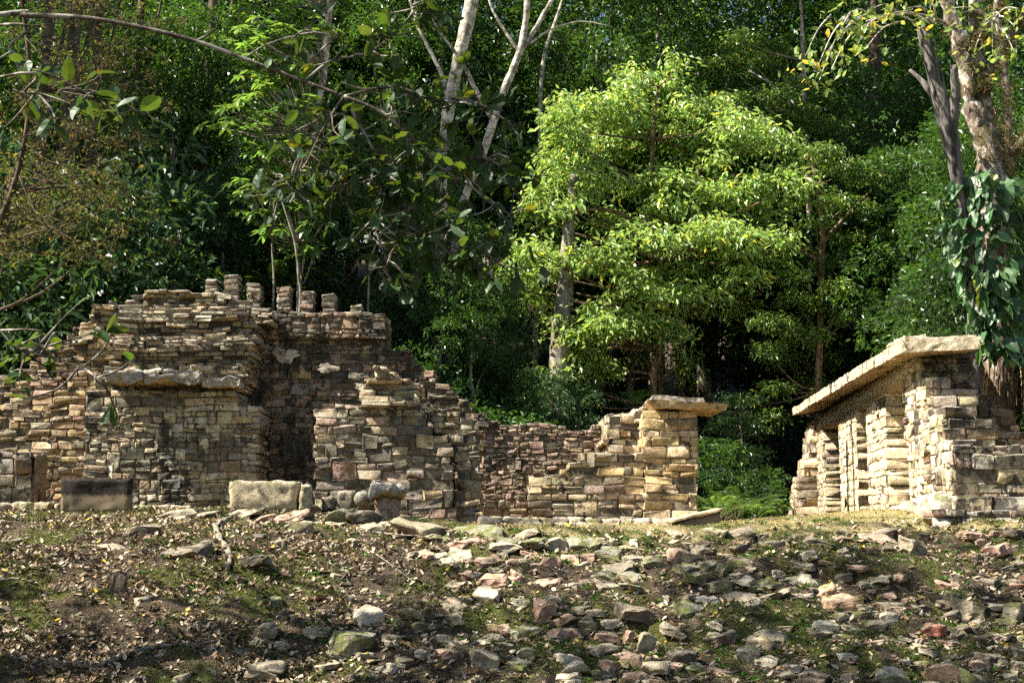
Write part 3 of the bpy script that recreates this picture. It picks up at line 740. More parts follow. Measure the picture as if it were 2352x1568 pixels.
# ------------------------------------------------------------------ loose rocks
# (region, zoom-x, zoom-y of the stone's middle, width, height, kind, tint) read off the photograph
ROCKS = """
2 1500 170 270 60 s k|2 1660 225 240 60 s k|2 1915 200 230 80 s k|2 1740 100 300 90 s m|1 1450 190 260 70 s k|1 1430 235 210 60 s k|1 1660 215 250 70 s k|1 1920 190 250 80 s k|1 1690 95 330 80 s m|1 2000 140 220 80 s k
1 1140 310 220 150 b d|1 960 760 110 210 t d|1 880 470 160 50 s g|1 1520 480 300 120 b d|1 2050 570 200 100 b d|1 800 345 80 60 b g|1 2140 1120 160 130 b g|1 2110 1210 90 80 b g|1 2120 1440 260 110 b g|1 220 1210 110 50 s g|1 40 270 90 60 b g|1 130 415 90 50 b m|1 30 960 90 80 b d
2 240 160 210 70 s k|2 450 175 200 70 s p|2 700 200 250 100 b m|2 900 210 260 120 b d|2 650 280 320 60 s g|2 390 290 210 130 b g|2 940 310 230 90 b g|2 1100 280 140 80 b g|2 1380 310 420 90 s g|2 1830 340 400 90 s m|2 100 240 170 60 s p|2 320 220 240 50 s p|2 250 440 80 70 t g|2 820 440 70 70 t g
2 1430 380 200 50 s g|2 1670 430 160 70 s p|2 1830 415 180 60 s p|2 2030 450 210 70 s k|2 1700 510 220 80 b k|2 1520 540 140 80 b k|2 1390 520 160 80 b p|2 1290 530 100 50 s k|2 1910 570 190 80 b p|2 2100 590 90 70 b p|2 1790 690 170 80 b p|2 1970 710 180 110 b p|2 2150 700 140 110 b p
2 1660 770 150 90 b g|2 1920 830 210 140 b w|2 1450 850 90 80 b k|2 1620 940 160 80 b g|2 1750 880 110 50 s k|2 1330 1000 190 70 b k|2 1640 1030 130 90 b g|2 1360 1080 110 100 b m|2 940 990 220 190 b w|2 920 820 60 80 b k|2 680 660 70 80 b m|2 200 890 100 90 b m|2 800 880 60 70 b k|2 850 1170 300 180 b m
2 120 1120 160 150 b g|2 100 1220 80 90 b g|2 750 1300 190 80 b w|2 920 1340 140 90 b m|2 240 1240 90 80 b k|2 1080 1440 170 120 b w|2 1400 1320 130 100 b w|2 1590 1310 150 90 b p|2 1240 1370 140 80 b d|2 1590 1210 160 90 b g|2 1120 1180 120 90 b g|2 1140 1240 120 50 s g|2 1870 1230 180 50 s w|2 2000 1110 160 60 b p|2 1960 1190 130 80 b g|2 2160 1150 180 140 b m|2 1900 1340 240 200 b g|2 2150 1390 150 120 b m|2 820 1520 80 80 t g|2 620 1420 170 60 s g|2 100 1460 200 120 b g|2 540 1140 200 40 s g|2 470 650 80 60 b g
3 60 410 200 60 b m|3 200 360 230 60 s g|3 240 425 210 80 b m|3 440 420 170 110 b w|3 640 430 230 120 b m|3 830 415 120 80 b g|3 910 420 60 60 b k|3 410 580 140 120 s p|3 250 530 170 50 s p|3 100 590 80 70 b p|3 560 550 130 50 s p|3 700 545 100 60 b p|3 630 610 200 45 s k|3 870 510 180 90 b m|3 1050 480 150 70 b g|3 960 580 210 60 s m|3 950 635 250 60 s d|3 1080 555 160 90 b g|3 1220 580 150 90 b m|3 870 700 190 80 b m|3 1060 710 200 80 b m|3 870 780 180 40 s g|3 1080 795 220 50 s m
3 1440 510 150 130 b p|3 1520 450 90 60 b g|3 1440 370 150 60 b g|3 1640 490 150 80 b d|3 1520 540 130 90 b g|3 1950 340 200 110 b d|3 1720 340 220 60 s g|3 1950 470 160 100 b d|3 2110 380 80 60 b d|3 1500 620 170 80 b m|3 1680 600 170 90 b m|3 1790 640 110 110 b m|3 1580 700 170 90 b m|3 1760 770 160 130 b m|3 1950 740 140 60 b w|3 2100 770 190 80 b m|3 1920 870 330 50 s g|3 2150 860 120 50 s g|3 1950 600 220 60 s d|3 2040 920 140 60 s g|3 1640 880 190 60 s w|3 1500 950 220 110 b m
3 145 715 140 100 b p|3 20 700 70 90 b p|3 370 750 180 90 b p|3 345 950 130 180 t p|3 180 900 120 80 b w|3 440 880 150 90 b g|3 630 960 110 70 b g|3 770 995 140 50 s g|3 590 780 90 50 s w|3 1080 970 280 130 b d|3 890 1070 140 90 b w|3 510 1040 160 70 s p|3 700 1080 130 110 b m|3 180 1150 240 130 b m|3 440 1150 140 120 b p|3 570 1140 130 120 s p|3 1150 1220 120 190 t g|3 1020 1180 80 110 t p|3 860 1180 160 90 b p|3 1390 1130 220 100 b g|3 1730 1080 90 90 b w|3 1800 1180 180 120 b d|3 1710 1170 90 70 s m
3 220 1310 130 170 b m|3 530 1340 160 110 b w|3 820 1260 220 90 b g|3 780 1310 100 60 s w|3 1070 1340 180 110 b p|3 890 1400 150 110 b p|3 1470 1330 200 110 b d|3 1250 1420 210 90 b g|3 150 1420 160 100 b m|3 600 1430 160 90 b k|3 520 1510 170 80 b w|3 790 1470 120 110 b m|3 1080 1500 190 110 b p|3 1570 1430 140 80 b m|3 1750 1460 180 60 s p|3 2010 1290 170 150 b w|3 2140 1380 140 110 b w|3 2090 1210 200 140 b g|3 2150 1170 140 60 s w|3 40 1260 110 80 b d|3 870 1510 90 70 b g|3 1280 1550 140 50 b p|3 830 1555 120 40 b p
4 230 430 170 80 b d|4 560 420 220 70 s d|4 740 345 110 60 b d|4 730 400 140 60 s d|4 1080 340 200 70 b d|4 1000 410 380 60 s p|4 1290 450 190 140 b g|4 1390 370 90 80 b d|4 960 480 110 80 b p|4 1100 480 100 70 b d|4 740 510 110 60 b d|4 480 520 110 90 s w|4 400 510 90 40 s g|4 1790 370 180 90 b p|4 1990 350 120 80 b p|4 2120 340 120 110 b d|4 2000 470 180 130 b p|4 1850 410 90 80 b p|4 2130 470 60 50 b w|4 1840 570 80 70 t d|4 2160 600 110 60 s d
4 420 620 220 60 s g|4 590 600 90 40 s p|4 850 620 170 60 s p|4 760 700 110 90 b d|4 215 675 90 70 b w|4 390 650 130 50 s m|4 420 720 190 90 b w|4 150 770 250 70 b m|4 210 860 230 50 s g|4 420 865 190 60 s g|4 30 870 70 50 s g|4 620 810 170 130 s o|4 750 900 330 130 s o|4 890 990 170 70 b m|4 730 1020 110 70 b g|4 1030 720 140 60 s w|4 1210 710 90 80 b p|4 930 760 110 60 s g|4 1070 860 180 40 s p|4 1100 930 220 60 s g|4 1120 1010 140 110 b w|4 1010 1080 140 90 b g|4 610 1090 180 50 s w|4 560 1160 180 50 s g|4 820 1120 170 50 s g|4 740 1190 130 60 s m
4 1650 700 80 80 b g|4 1590 780 160 70 s p|4 1490 860 130 80 b m|4 1620 850 110 50 s m|4 1740 930 220 180 b g|4 1570 920 130 50 b d|4 1600 1010 140 70 b d|4 1820 1070 130 80 b k|4 1700 1120 140 50 s d|4 1680 1170 100 40 s d|4 1480 1110 230 140 s r|4 1940 1180 130 100 b p|4 1980 940 140 50 s w|4 1900 740 180 90 b d|4 2120 770 160 60 s r|4 2110 940 200 280 b g|4 2050 1060 150 90 b g|4 1380 950 140 80 b d|4 1390 800 50 40 b p|4 1070 1190 80 60 b g|4 2180 1190 60 80 b g|4 2190 720 40 60 b r
4 180 1190 260 110 s g|4 120 1180 200 100 s g|4 30 1290 90 180 b w|4 160 1370 160 130 b w|4 370 1420 140 90 s w|4 460 1390 100 60 b g|4 500 1480 210 100 b d|4 240 1500 260 40 s g|4 780 1510 90 110 b g|4 1130 1480 300 150 b m|4 1450 1330 170 50 s w|4 1390 1400 110 110 b g|4 1530 1450 240 190 s o|4 1880 1340 130 100 b d|4 1830 1400 120 70 b p|4 1770 1510 250 110 b m|4 2040 1390 80 110 b g|4 2150 1310 120 110 b g|4 2150 1400 110 80 b g|4 2090 1500 120 60 b g|4 780 1340 130 60 s w|4 1250 1380 60 50 b w|4 1330 1230 60 40 s w|4 1960 1280 130 50 s g
"""
TC = dict(g=((.31, .27, .205), 'grey', 'rock'), d=((.12, .10, .08), 'dark', 'rock'), w=((.54, .49, .40), 'pale', 'rock'), p=((.40, .265, .21), 'pinkish', 'rock'),
          r=((.38, .16, .13), 'reddish', 'rock'), o=((.47, .31, .20), 'orange-tan', 'rock'), k=((.40, .36, .28), 'buff', 'rock'), m=((.20, .19, .12), 'mossy', 'mossy'))
SH = dict(b='block', s='flat slab', t='upright stone')
ZX = [(0, 'below the broken pier'), (150, 'below the upright slab'), (420, 'below the altar block'), (720, 'below the ball stone'), (960, 'below the stepped wall'), (1180, 'below the capped wall'),
      (1420, 'below the capped pier'), (1620, 'below the ferns'), (1780, 'below the doorways'), (2040, 'below the temple corner'), (2200, 'below the end wall')]
ZY = [(0, 'on the crest'), (1245, 'high on slope'), (1310, 'midway down slope'), (1390, 'low on slope'), (1470, 'at the foot')]
def zone(px, py):
    a = [n for v, n in ZX if px >= v][-1]; b = [n for v, n in ZY if py >= v][-1]; return a, b
RL = []
def add_rock(px, py, w, h, kind, tk, seed, sizeword=''):
    """px,py = middle of the stone in the 2352 frame, w,h its drawn size"""
    g = np.random.default_rng(seed)
    base = ground_hit(px, min(py + h * .42, 1600)); Y = base[1]
    W_ = w / F * Y; H_ = max(h / F * Y, .05)
    tilt = math.radians(g.normal(0, 10)); yaw = g.normal(0, .55)
    if kind == 's': D_ = W_ * g.uniform(.5, .8); Hh = H_ * .8; pitch = math.radians(g.uniform(2, 16))
    elif kind == 't': D_ = W_ * .8; Hh = H_; pitch = math.radians(g.uniform(-5, 20))
    else: D_ = W_ * g.uniform(.6, .95); Hh = H_ * .68; pitch = math.radians(g.uniform(-2, 20))
    V = RK[g.integers(len(RK))].copy()
    if kind == 's': V[:, 2] = V[:, 2] * .9
    V = V * (W_ / 2 * 1.06, D_ / 2, Hh / 2 * 1.15)
    V[:, 2] += -.25 * Hh * (V[:, 0] / W_ * 2) ** 2 * (V[:, 2] > 0) * g.random()
    for a in range(3): V[:, a] += .035 * max(W_, .2) * SNoise(seed * 3 + a, .3 * max(W_, .2) * 2)(V)
    sink = .34 * Hh
    V[:, 2] += Hh / 2 - sink
    col, cn, mt = TC[tk]; col = np.array(col) * g.uniform(.85, 1.15)
    me = mesh('rock', V, RKF, col, g.random() < .3, M[mt])
    o = bpy.data.objects.new('rock', me); COL.objects.link(o)
    o.location = base; o.rotation_euler = (pitch, tilt, yaw)
    RL.append([o, px, py, w, h, cn, SH[kind]])
    return o
sd = 1000
for ln in ROCKS.strip().splitlines():
    for it in ln.split('|'):
        r, zx, zy, w, h, kd, tk = it.split(); r = int(r)
        x0 = {1: 0, 2: 1000, 3: 2000, 4: 3000}[r]; k = .2861
        px = x0 * .5742 + float(zx) * k; py = 1119.7 + float(zy) * k
        sd += 1
        if r == 2 and float(zx) > 1400 and float(zy) < 170: continue
        if r == 2 and float(zx) < 0: continue
        add_rock(px, py, float(w) * k, float(h) * k, kd, tk, sd)
RL = RL[:300]
def finish_labels():
    from collections import defaultdict
    groups = defaultdict(list)
    for q in RL:
        a, b = zone(q[1], q[2])
        big = 'large ' if q[3] * q[4] > 1700 else ('small ' if q[3] * q[4] < 420 else '')
        groups[f'{big}{q[5]} {q[6]} {b} {a}'].append(q)
    ordn = ['leftmost', 'second from left', 'third from left', 'fourth from left', 'fifth from left', 'sixth from left', 'seventh from left', 'eighth from left']
    cnt = ['', '', 'two', 'three', 'four', 'five', 'six', 'seven', 'eight']
    for lb, qs in groups.items():
        qs.sort(key=lambda q: q[1])
        for i, q in enumerate(qs):
            l = lb if len(qs) == 1 else (f'{lb}, {"left" if i == 0 else "right"} one of two' if len(qs) == 2 else f'{lb}, {ordn[i]}')
            tag(q[0], l, 'rock', 'fallen stones scattered over the slope')
finish_labels()

# small rubble, nobody could count it
def scatter(n, seed, pxr, pyr):
    g = np.random.default_rng(seed)
    px = g.uniform(*pxr, n * 2); Y = g.uniform(16.5, 30.2, n * 2)
    X = (px - CX) / F * Y
    return X, Y, g
X, Y, g = scatter(4300, 5, (-80, 2450), None)
pxs = CX + F * X / Y
cl = gn1(np.stack([X, Y], 1) * .9)
keep = (g.random(len(X)) < (.12 + .88 * sstep(350, 1300, pxs)) * np.clip(.45 + .45 * cl, .05, 1)) & (Y < 25.0 + .5 * cl - .5 * (pxs > 1150))
X, Y = X[keep], Y[keep]; Z = ground(X, Y)
for q in RL:      # chips gather at the foot of each rock
    p = q[0].location; w_ = q[3] / F * p.y; m = int(g.integers(3, 8))
    X = np.append(X, p.x + g.normal(0, .55, m) * w_); Y = np.append(Y, p.y - .15 * w_ + g.normal(0, .4, m) * w_)
Z = ground(X, Y)
mb = MB()
for i in range(len(X)):
    s = g.uniform(.012, .04) * (1 + (g.random() < .15) * g.uniform(.5, 1.8)); V = RK[g.integers(28)] * (s * g.uniform(1, 1.8), s * g.uniform(.8, 1.4), s * g.uniform(.25, .6))
    a = g.uniform(0, 6.28); c, s_ = math.cos(a), math.sin(a); V = np.stack([V[:, 0] * c - V[:, 1] * s_, V[:, 0] * s_ + V[:, 1] * c, V[:, 2] + V[:, 0] * g.normal(0, .3)], 1)
    k = g.choice(['grey', 'cream', 'rose', 'pink', 'dark', 'white', 'grey'])
    mb.add(V + (X[i], Y[i], Z[i] - s * .05), RKF, np.array(PAL[k]) * g.uniform(.6, 1.0))
V, Fq, T = mb.get(); o = link('rubble', mesh('rubble', V, Fq, T, False, M['rock'])); tag(o, 'small broken stones strewn between the larger rocks on the slope', 'rubble', kind='stuff')

# leaf litter
M['litter'] = (lambda b: (b.principled(b.mix(1., b.tint(), b.mix(b.noise(20, 3), (.75, .75, .75), (1.2, 1.2, 1.2)), 'MULTIPLY'), .7, .25), b.m)[1])(N('dry_leaves'))
X, Y, g = scatter(60000, 6, (-100, 2450), None)
pxs = CX + F * X / Y; cl = gn1(np.stack([X, Y], 1)); cl2 = gn2(np.stack([X, Y], 1) + 3)
keep = g.random(len(X)) < (.28 + .72 * sstep(1350, 500, pxs)) * np.clip(.55 + .3 * cl + .25 * cl2, .05, 1) * (1 - .8 * sstep(25.5, 27, Y) * (pxs > 900)) * (Y < 30.5) * (.45 + .55 * sstep(30, 24, Y)) * .8
X, Y = X[keep], Y[keep]; n = len(X); Z = ground(X, Y)
ang = g.uniform(0, 6.28, n); dr = np.stack([np.cos(ang), np.sin(ang), g.normal(.12, .28, n)], 1)
L = g.uniform(.045, .115, n)
V, Fq, kk = broad_leaves(np.stack([X, Y, Z + g.uniform(.003, .03, n)], 1), dr, L, L * g.uniform(.4, .6, n), 7, .45, g.choice([-.35, .3, .5]), .22)
pc = np.array([(.36, .28, .19), (.22, .155, .095), (.48, .40, .30), (.13, .09, .055), (.28, .18, .10), (.60, .42, .05), (.30, .26, .19), (.08, .055, .035)])
T = pc[g.choice(8, n, p=[.24, .18, .16, .15, .09, .02, .10, .06])] * g.uniform(.7, 1.2, (n, 1))
o = link('leaf_litter', mesh('leaf_litter', V, Fq, np.repeat(T, kk, 0), False, M['litter'])); tag(o, 'tan and yellow fallen leaves covering the slope, thickest at the left', 'fallen leaves', kind='stuff')

# fine crumbs of leaf and twig between the leaves
X, Y, g = scatter(70000, 16, (-100, 2450), None)
pxs = CX + F * X / Y; cl = gn2(np.stack([X, Y], 1) * 1.3)
keep = (g.random(len(X)) < np.clip(.6 + .4 * cl, .1, 1) * (.5 + .5 * sstep(1500, 700, pxs))) & (Y < 27.5)
X, Y = X[keep], Y[keep]; n = len(X); ang = g.uniform(0, 6.28, n)
L = g.uniform(.014, .042, n); V, Fq = leaves(np.stack([X, Y, ground(X, Y) + .004], 1), np.stack([np.cos(ang), np.sin(ang), g.normal(.15, .3, n)], 1), L, L * g.uniform(.15, .8, n), 17, .15)
o = link('leaf_crumbs', mesh('leaf_crumbs', V, Fq, np.repeat(pc[g.choice(8, n)] * g.uniform(.6, 1.1, (n, 1)), 4, 0), False, M['litter'])); tag(o, 'crumbled dry leaf and twig fragments over the bare soil', 'leaf crumbs', kind='stuff')

# short turf and weeds
M['grass'] = leaf_mat('turf', (1., 1., 1.), .3, .6, .2, (1., 1., .6))
X, Y, g = scatter(130000, 8, (-100, 2450), None)
dry, gr, lit = grassiness(X, Y)
keep = g.random(len(X)) < np.clip(dry * .9 + gr * .9, 0, 1)
X, Y, dry = X[keep], Y[keep], dry[keep]; n = len(X); Z = ground(X, Y)
dr = np.stack([g.normal(0, .55, n), g.normal(0, .55, n), np.full(n, .8)], 1)
L = g.uniform(.02, .055, n) * (1 + .3 * (dry < .3))
V, Fq = leaves(np.stack([X, Y, Z - .003], 1), dr, L, L * .22 + .003, 9)
dm = np.clip(dry * 1.1 + g.normal(0, .2, n), 0, 1)[:, None]
T = (1 - dm) * np.array((.075, .115, .018)) + dm * np.array((.44, .37, .18)); T = T * g.uniform(.6, 1.4, (n, 1))
o = link('grass', mesh('grass', V, Fq, np.repeat(T, 4, 0), False, M['grass'])); tag(o, 'short dry turf on the terrace with mossy green patches down the slope', 'grass', kind='stuff')

# small leafy weeds growing among the stones
X, Y, g = scatter(330, 18, (300, 2400), None); k = (Y < 28); X, Y = X[k], Y[k]; Z = ground(X, Y)
pos, dr, L = [], [], []
for x, y, z in zip(X, Y, Z):
    for q in range(g.integers(5, 14)):
        a = g.uniform(0, 6.28); pos.append((x + g.normal(0, .025), y + g.normal(0, .025), z + .01)); dr.append((math.cos(a), math.sin(a), g.uniform(.1, .9))); L.append(g.uniform(.04, .1))
pos, dr, L = map(np.array, (pos, dr, L)); V, Fq = leaves(pos, dr, L, L * .5, 19)
T = np.repeat(np.array((.06, .14, .022))[None] * g.uniform(.6, 1.5, (len(pos), 1)), 4, 0)
o = link('weeds', mesh('weeds', V, Fq, T, False, M['grass'])); tag(o, 'small green weeds sprouting between the stones of the slope', 'weeds', kind='stuff')

# ------------------------------------------------------------------ roots and sticks on the slope
M['wood'] = bark_mat('dead_wood', (.07, .055, .04), (.30, .27, .22), 12, (1, 1, 1))
def stick(name, label, pts, r0, r1, lift=.02, n=6):
    pp = []
    for (x, y) in pts:
        p = ground_hit(x, y); pp.append(p + (0, 0, lift))
    V, Fq = tube(pp, np.linspace(r0, r1, len(pp)), n, 4); T = np.full((len(V), 3), .5)
    V = V + .28 * r0 * np.stack([SNoise(a, .15)(V) for a in (1, 2, 3)], 1)
    solo(name, V, Fq, M['wood'], pp[0], label, 'root' if name == 'root' else 'stick', None, T, True)
stick('root', 'thick pale root curving down the slope below the altar block', [(545, 1193), (515, 1200), (497, 1215), (508, 1250), (525, 1272), (530, 1292), (521, 1316)], .062, .03, .035, 8)
stick('root', 'thin dark root running from the grey boulder to the thick pale root', [(375, 1205), (420, 1228), (465, 1250), (515, 1280)], .03, .02)
stick('stick', 'long bowed stick lying low on the leaf-covered slope', [(222, 1537), (270, 1518), (320, 1500), (370, 1490), (440, 1488), (500, 1482)], .035, .018, .04)
stick('stick', 'short thin stick lying in the leaves left of the stump', [(0, 1335), (30, 1332), (45, 1330)], .022, .015)
stick('stick', 'broken pale twig lying at the lower left edge', [(130, 1467), (150, 1462), (172, 1456)], .022, .012, .03)
stick('stick', 'thin pale stick slanting down below the ball stone', [(822, 1262), (860, 1275), (895, 1298), (935, 1330), (955, 1350)], .018, .009, .03)
stick('stick', 'dark straight stick on the crest below the stepped wall', [(800, 1230), (860, 1226), (910, 1231), (990, 1237)], .02, .014, .03)
stick('stick', 'short forked twig slanting beside the mossy boulder', [(783, 1300), (795, 1330), (802, 1345)], .014, .008, .03)
stick('stick', 'thin twig at the left end of the crest', [(10, 1180), (30, 1190), (48, 1199)], .014, .008, .03)
stick('stick', 'little twig lying below the thick pale root', [(418, 1320), (425, 1345), (440, 1370)], .010, .006, .02)

# ------------------------------------------------------------------ vegetation
LM = dict(
    dark=leaf_mat('leaf_deep_green', (.020, .052, .013), .30, .36, .4),
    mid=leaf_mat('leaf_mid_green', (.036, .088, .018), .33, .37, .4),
    midlit=leaf_mat('leaf_mid_lit', (.085, .155, .03), .36, .4, .5, (.22, .34, .04)),  # mid green lightened so its trees look lit
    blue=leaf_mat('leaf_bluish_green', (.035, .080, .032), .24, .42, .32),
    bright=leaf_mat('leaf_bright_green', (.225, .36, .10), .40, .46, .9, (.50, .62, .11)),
    lime=leaf_mat('leaf_lime', (.085, .17, .03), .40, .36, .5, (.24, .40, .05)),
    fig=leaf_mat('leaf_fig', (.028, .066, .018), .36, .50, .35, (.10, .15, .015)),
    rust=leaf_mat('leaf_rust', (.065, .075, .022), .38, .45, .35, (.16, .155, .03)),
    yellow=leaf_mat('leaf_yellowing', (.20, .27, .06), .42, .42, .4, (.46, .50, .08)),
    philo=leaf_mat('leaf_philodendron', (.040, .095, .032), .2, .45, .45, (.10, .22, .03)),
    air=leaf_mat('air_plant', (.16, .15, .07), .2, .7, .2),
)
BK = dict(
    dark=bark_mat('bark_dark', (.045, .035, .025), (.13, .10, .07), 5),
    pale=bark_mat('bark_pale', (.26, .24, .19), (.52, .49, .42), 5, (1, 1, 1.4), None, (.16, .15, .11)),
    grey=bark_mat('bark_grey', (.13, .115, .09), (.30, .27, .22), 5, (1, 1, .6), (.06, .07, .02)),
    dead=bark_mat('bark_charred', (.03, .028, .026), (.18, .165, .15), 9, (1, 1, .08)),
    blotch=bark_mat('bark_blotched', (.17, .13, .10), (.34, .28, .23), 6, (1, 1, .6), (.07, .07, .02), (.52, .48, .42)),
    twig=bark_mat('bark_twig', (.05, .04, .03), (.17, .145, .115), 8, (1, 1, .6), None, (.30, .28, .24)),
    brown2=bark_mat('bark_epiphyte', (.10, .075, .055), (.24, .19, .15), 6, (1, 1, .5), (.09, .09, .03), (.42, .38, .33)),
    brown=bark_mat('bark_reddish', (.09, .055, .035), (.24, .17, .11), 6, (1, 1, .3), (.07, .08, .02)),
)
def sprigs(g, tips, outward, nper, L, droop, spread=1.0, jit=.05):
    """leaf positions and directions for sprigs at the tips"""
    n = len(tips); pos = np.repeat(tips, nper, 0) + g.normal(0, jit, (n * nper, 3))
    d = np.repeat(outward, nper, 0) * .7 + g.normal(0, spread, (n * nper, 3)) * (1, 1, .55); d[:, 2] -= droop
    return pos, d

def clump_tips(g, c, r, n, shell=.55, topbias=.3):
    v = g.normal(size=(n, 3)); v /= np.linalg.norm(v, axis=1)[:, None]
    v[:, 2] = np.where(g.random(n) < topbias, np.abs(v[:, 2]), v[:, 2])
    rr = (shell + (1 - shell) * g.random(n) ** .6)
    return c + v * rr[:, None] * r, v

def var(g, n, amt=.25, yellow=.04):
    t = g.uniform(1 - amt, 1 + amt, (n, 1)) * np.array((1, 1, 1.)) * (1 + g.normal(0, .06, (n, 3)))
    k = g.random(n) < yellow; t[k] = t[k] * (3.2, 1.9, .8); return t

def crown_mesh(name, seed, clumps, leafL, leafW, per_vol, mat, nper=6, droop=.35, amt=.3, yellow=.03, shell=.55, topbias=.35, spread=.8):
    g = np.random.default_rng(seed); PP, DD = [], []
    for (c, r) in clumps:
        c = np.array(c, float); r = np.array(r, float)
        n = max(4, int(per_vol * (r[0] * r[1] + r[0] * r[2] + r[1] * r[2])))
        tp, v = clump_tips(g, c, r, n, shell, topbias); p, d = sprigs(g, tp, v, nper, leafL, droop, spread, leafL * .45)
        PP.append(p); DD.append(d)
    p = np.concatenate(PP); d = np.concatenate(DD); n = len(p); L = leafL * g.uniform(.65, 1.25, n)
    V, Fq = leaves(p, d, L, L * leafW, seed + 1)
    return mesh(name, V, Fq, np.repeat(var(g, n, amt, yellow), 4, 0), False, mat)

def blob_clumps(g, n, R, zc, rmin, rmax, flat=.6, hollow=.35):
    out = []
    for i in range(n):
        v = g.normal(size=3); v /= np.linalg.norm(v); rr = hollow + (1 - hollow) * g.random() ** .5
        r = g.uniform(rmin, rmax); out.append((v * rr * np.array(R) + (0, 0, zc), (r, r, r * flat)))
    return out

def limb_mesh(name, seed, clumps, base_r, mat, h0, top, lean=(0, 0), nlimb=14, nside=8):
    g = np.random.default_rng(seed); mb = MB()
    pts = [np.array((0, 0, -.6))]; k = 7
    for i in range(1, k + 1):
        t = i / k; pts.append(np.array((lean[0] * t + g.normal(0, .03 * top * .2), lean[1] * t + g.normal(0, .03 * top * .2), top * t)))
    rad = base_r * np.linspace(1.25, .22, k + 1); V, Fq = tube(pts, rad, nside, 3); mb.add(V, Fq)
    idx = g.permutation(len(clumps))[:nlimb]
    for i in idx:
        c = np.array(clumps[i][0]); t = np.clip((c[2] * .75) / top, h0 / top, .92) * k; j = int(t)
        s = pts[min(j, k)] * (1 - (t - j)) + pts[min(j + 1, k)] * (t - j); m = (s + c) / 2 + g.normal(0, .12, 3) * np.linalg.norm(c - s) * .5
        r = base_r * .32 * (1.1 - t / k); V, Fq = tube([s, m, c], [r, r * .6, r * .2], 6, 4); mb.add(V, Fq)
    V, Fq, T = mb.get(); return mesh(name, V, Fq, None, True, mat)

# forest prototypes -------------------------------------------------
def proto(seed, R, zc, ncl, rr, leafL, leafW, per, mat, bark, base_r, top, flat=.6, **kw):
    g = np.random.default_rng(seed); cl = blob_clumps(g, ncl, R, zc, rr[0], rr[1], flat)
    return (crown_mesh('crown', seed + 1, cl, leafL, leafW, per, LM[mat], **kw), limb_mesh('trunk', seed + 2, cl, base_r, BK[bark], max(1, zc - R[2]), top))
PR = dict(
    broad=proto(300, (3.4, 3.4, 4.3), 6.0, 58, (.7, 1.3), .27, .42, 15, 'dark', 'dark', .20, 8.5),
    tall=proto(310, (2.8, 2.8, 6.0), 8.4, 66, (.6, 1.2), .22, .38, 17, 'mid', 'grey', .19, 12),
    blue=proto(320, (2.9, 2.9, 3.4), 4.6, 46, (.6, 1.1), .27, .42, 16, 'blue', 'dark', .15, 6.5),
    fine=proto(330, (3.2, 3.2, 5.4), 7.4, 64, (.6, 1.1), .18, .40, 24, 'mid', 'grey', .18, 10),
)
SPR = dict(
    shrub=proto(340, (1.7, 1.7, 1.4), 1.5, 26, (.35, .7), .19, .48, 30, 'blue', 'dark', .05, 1.8),
    greenshrub=proto(350, (1.6, 1.6, 1.5), 1.6, 26, (.35, .65), .17, .36, 32, 'mid', 'dark', .05, 1.9),
    column=proto(360, (1.3, 1.3, 3.4), 3.6, 36, (.4, .8), .16, .45, 28, 'dark', 'grey', .09, 6),
)
def plant(pr, name, X, Y, s, rz, label, cat, group, z=None, sz=1.):
    cr, tr = pr; z = float(ground(X, Y)) if z is None else z
    o = thing(name, label, cat, (X, Y, z), group); o.rotation_euler.z = rz; o.scale = (s, s, s * sz)
    a = link('trunk', tr, o); b = link('crown', cr, o)
    return o
def dirword(px):
    for lim, w in ((300, 'behind the ruin side wall'), (620, 'behind the humped ruin top'), (900, 'behind the row of stubs'), (1150, 'behind the stepped wall'), (1450, 'behind the low pinkish wall'),
                   (1640, 'behind the capped pier'), (1830, 'behind the gap beside the temple'), (2110, 'behind the temple roof'), (9999, 'behind the broken end wall')):
        if px < lim: return w
PL = []
g = np.random.default_rng(77)
rows = [  # Y, spacing in px, proto choices, scale range
    (41.5, 150, ['blue', 'broad', 'fine'], (.62, .85)), (46, 135, ['broad', 'fine', 'blue', 'tall'], (.85, 1.1)), (52, 135, ['tall', 'broad', 'fine'], (1.0, 1.25)),
    (59, 130, ['tall', 'fine', 'broad'], (1.1, 1.4)), (67, 130, ['tall', 'broad'], (1.25, 1.55)), (77, 135, ['tall', 'fine'], (1.35, 1.7))]
for ri, (Yr, sp, ch, sr) in enumerate(rows):
    px = -120 + g.uniform(0, sp)
    while px < 2500:
        y = Yr + g.uniform(-2, 2); x = (px - CX) / F * y
        skip = (x > 5.5 and y < 55 and x < 15) or (ri == 0 and 740 < px < 1900) or (ri == 1 and 560 < px < 1900) or (ri == 2 and 660 < px < 1900) or (ri == 3 and 1100 < px < 1900 and y < 60)
        if not skip: PL.append((str(g.choice(ch)), x, y, g.uniform(*sr), g.uniform(0, 6.28), px, ri))
        px += sp * g.uniform(.75, 1.25)
for (p_, y_, s_, c_) in [(905, 38.6, .58, 'blue'), (975, 39.4, .55, 'broad'), (1050, 38.8, .5, 'blue'), (1125, 39.8, .42, 'broad'), (1205, 39.2, .36, 'blue'), (40, 36.4, 1.1, 'blue'), (170, 36.8, 1.15, 'blue'), (300, 37.2, .95, 'blue'), (850, 40.5, .8, 'blue'), (1010, 38.3, .62, 'fine'), (1085, 38.0, .55, 'fine'), (930, 41, .8, 'fine')]: PL.append((c_, (p_ - CX) / F * y_, y_, s_, g.uniform(0, 6), p_, 0))
for (p_, y_, s_, c_) in [(1330, 60, 1.1, 'broad'), (1450, 61, 1.0, 'fine'), (1560, 60, 1.1, 'tall'), (1270, 47.5, .5, 'blue')]: PL.append((c_, (p_ - CX) / F * y_, y_, s_, g.uniform(0, 6), p_, 1))
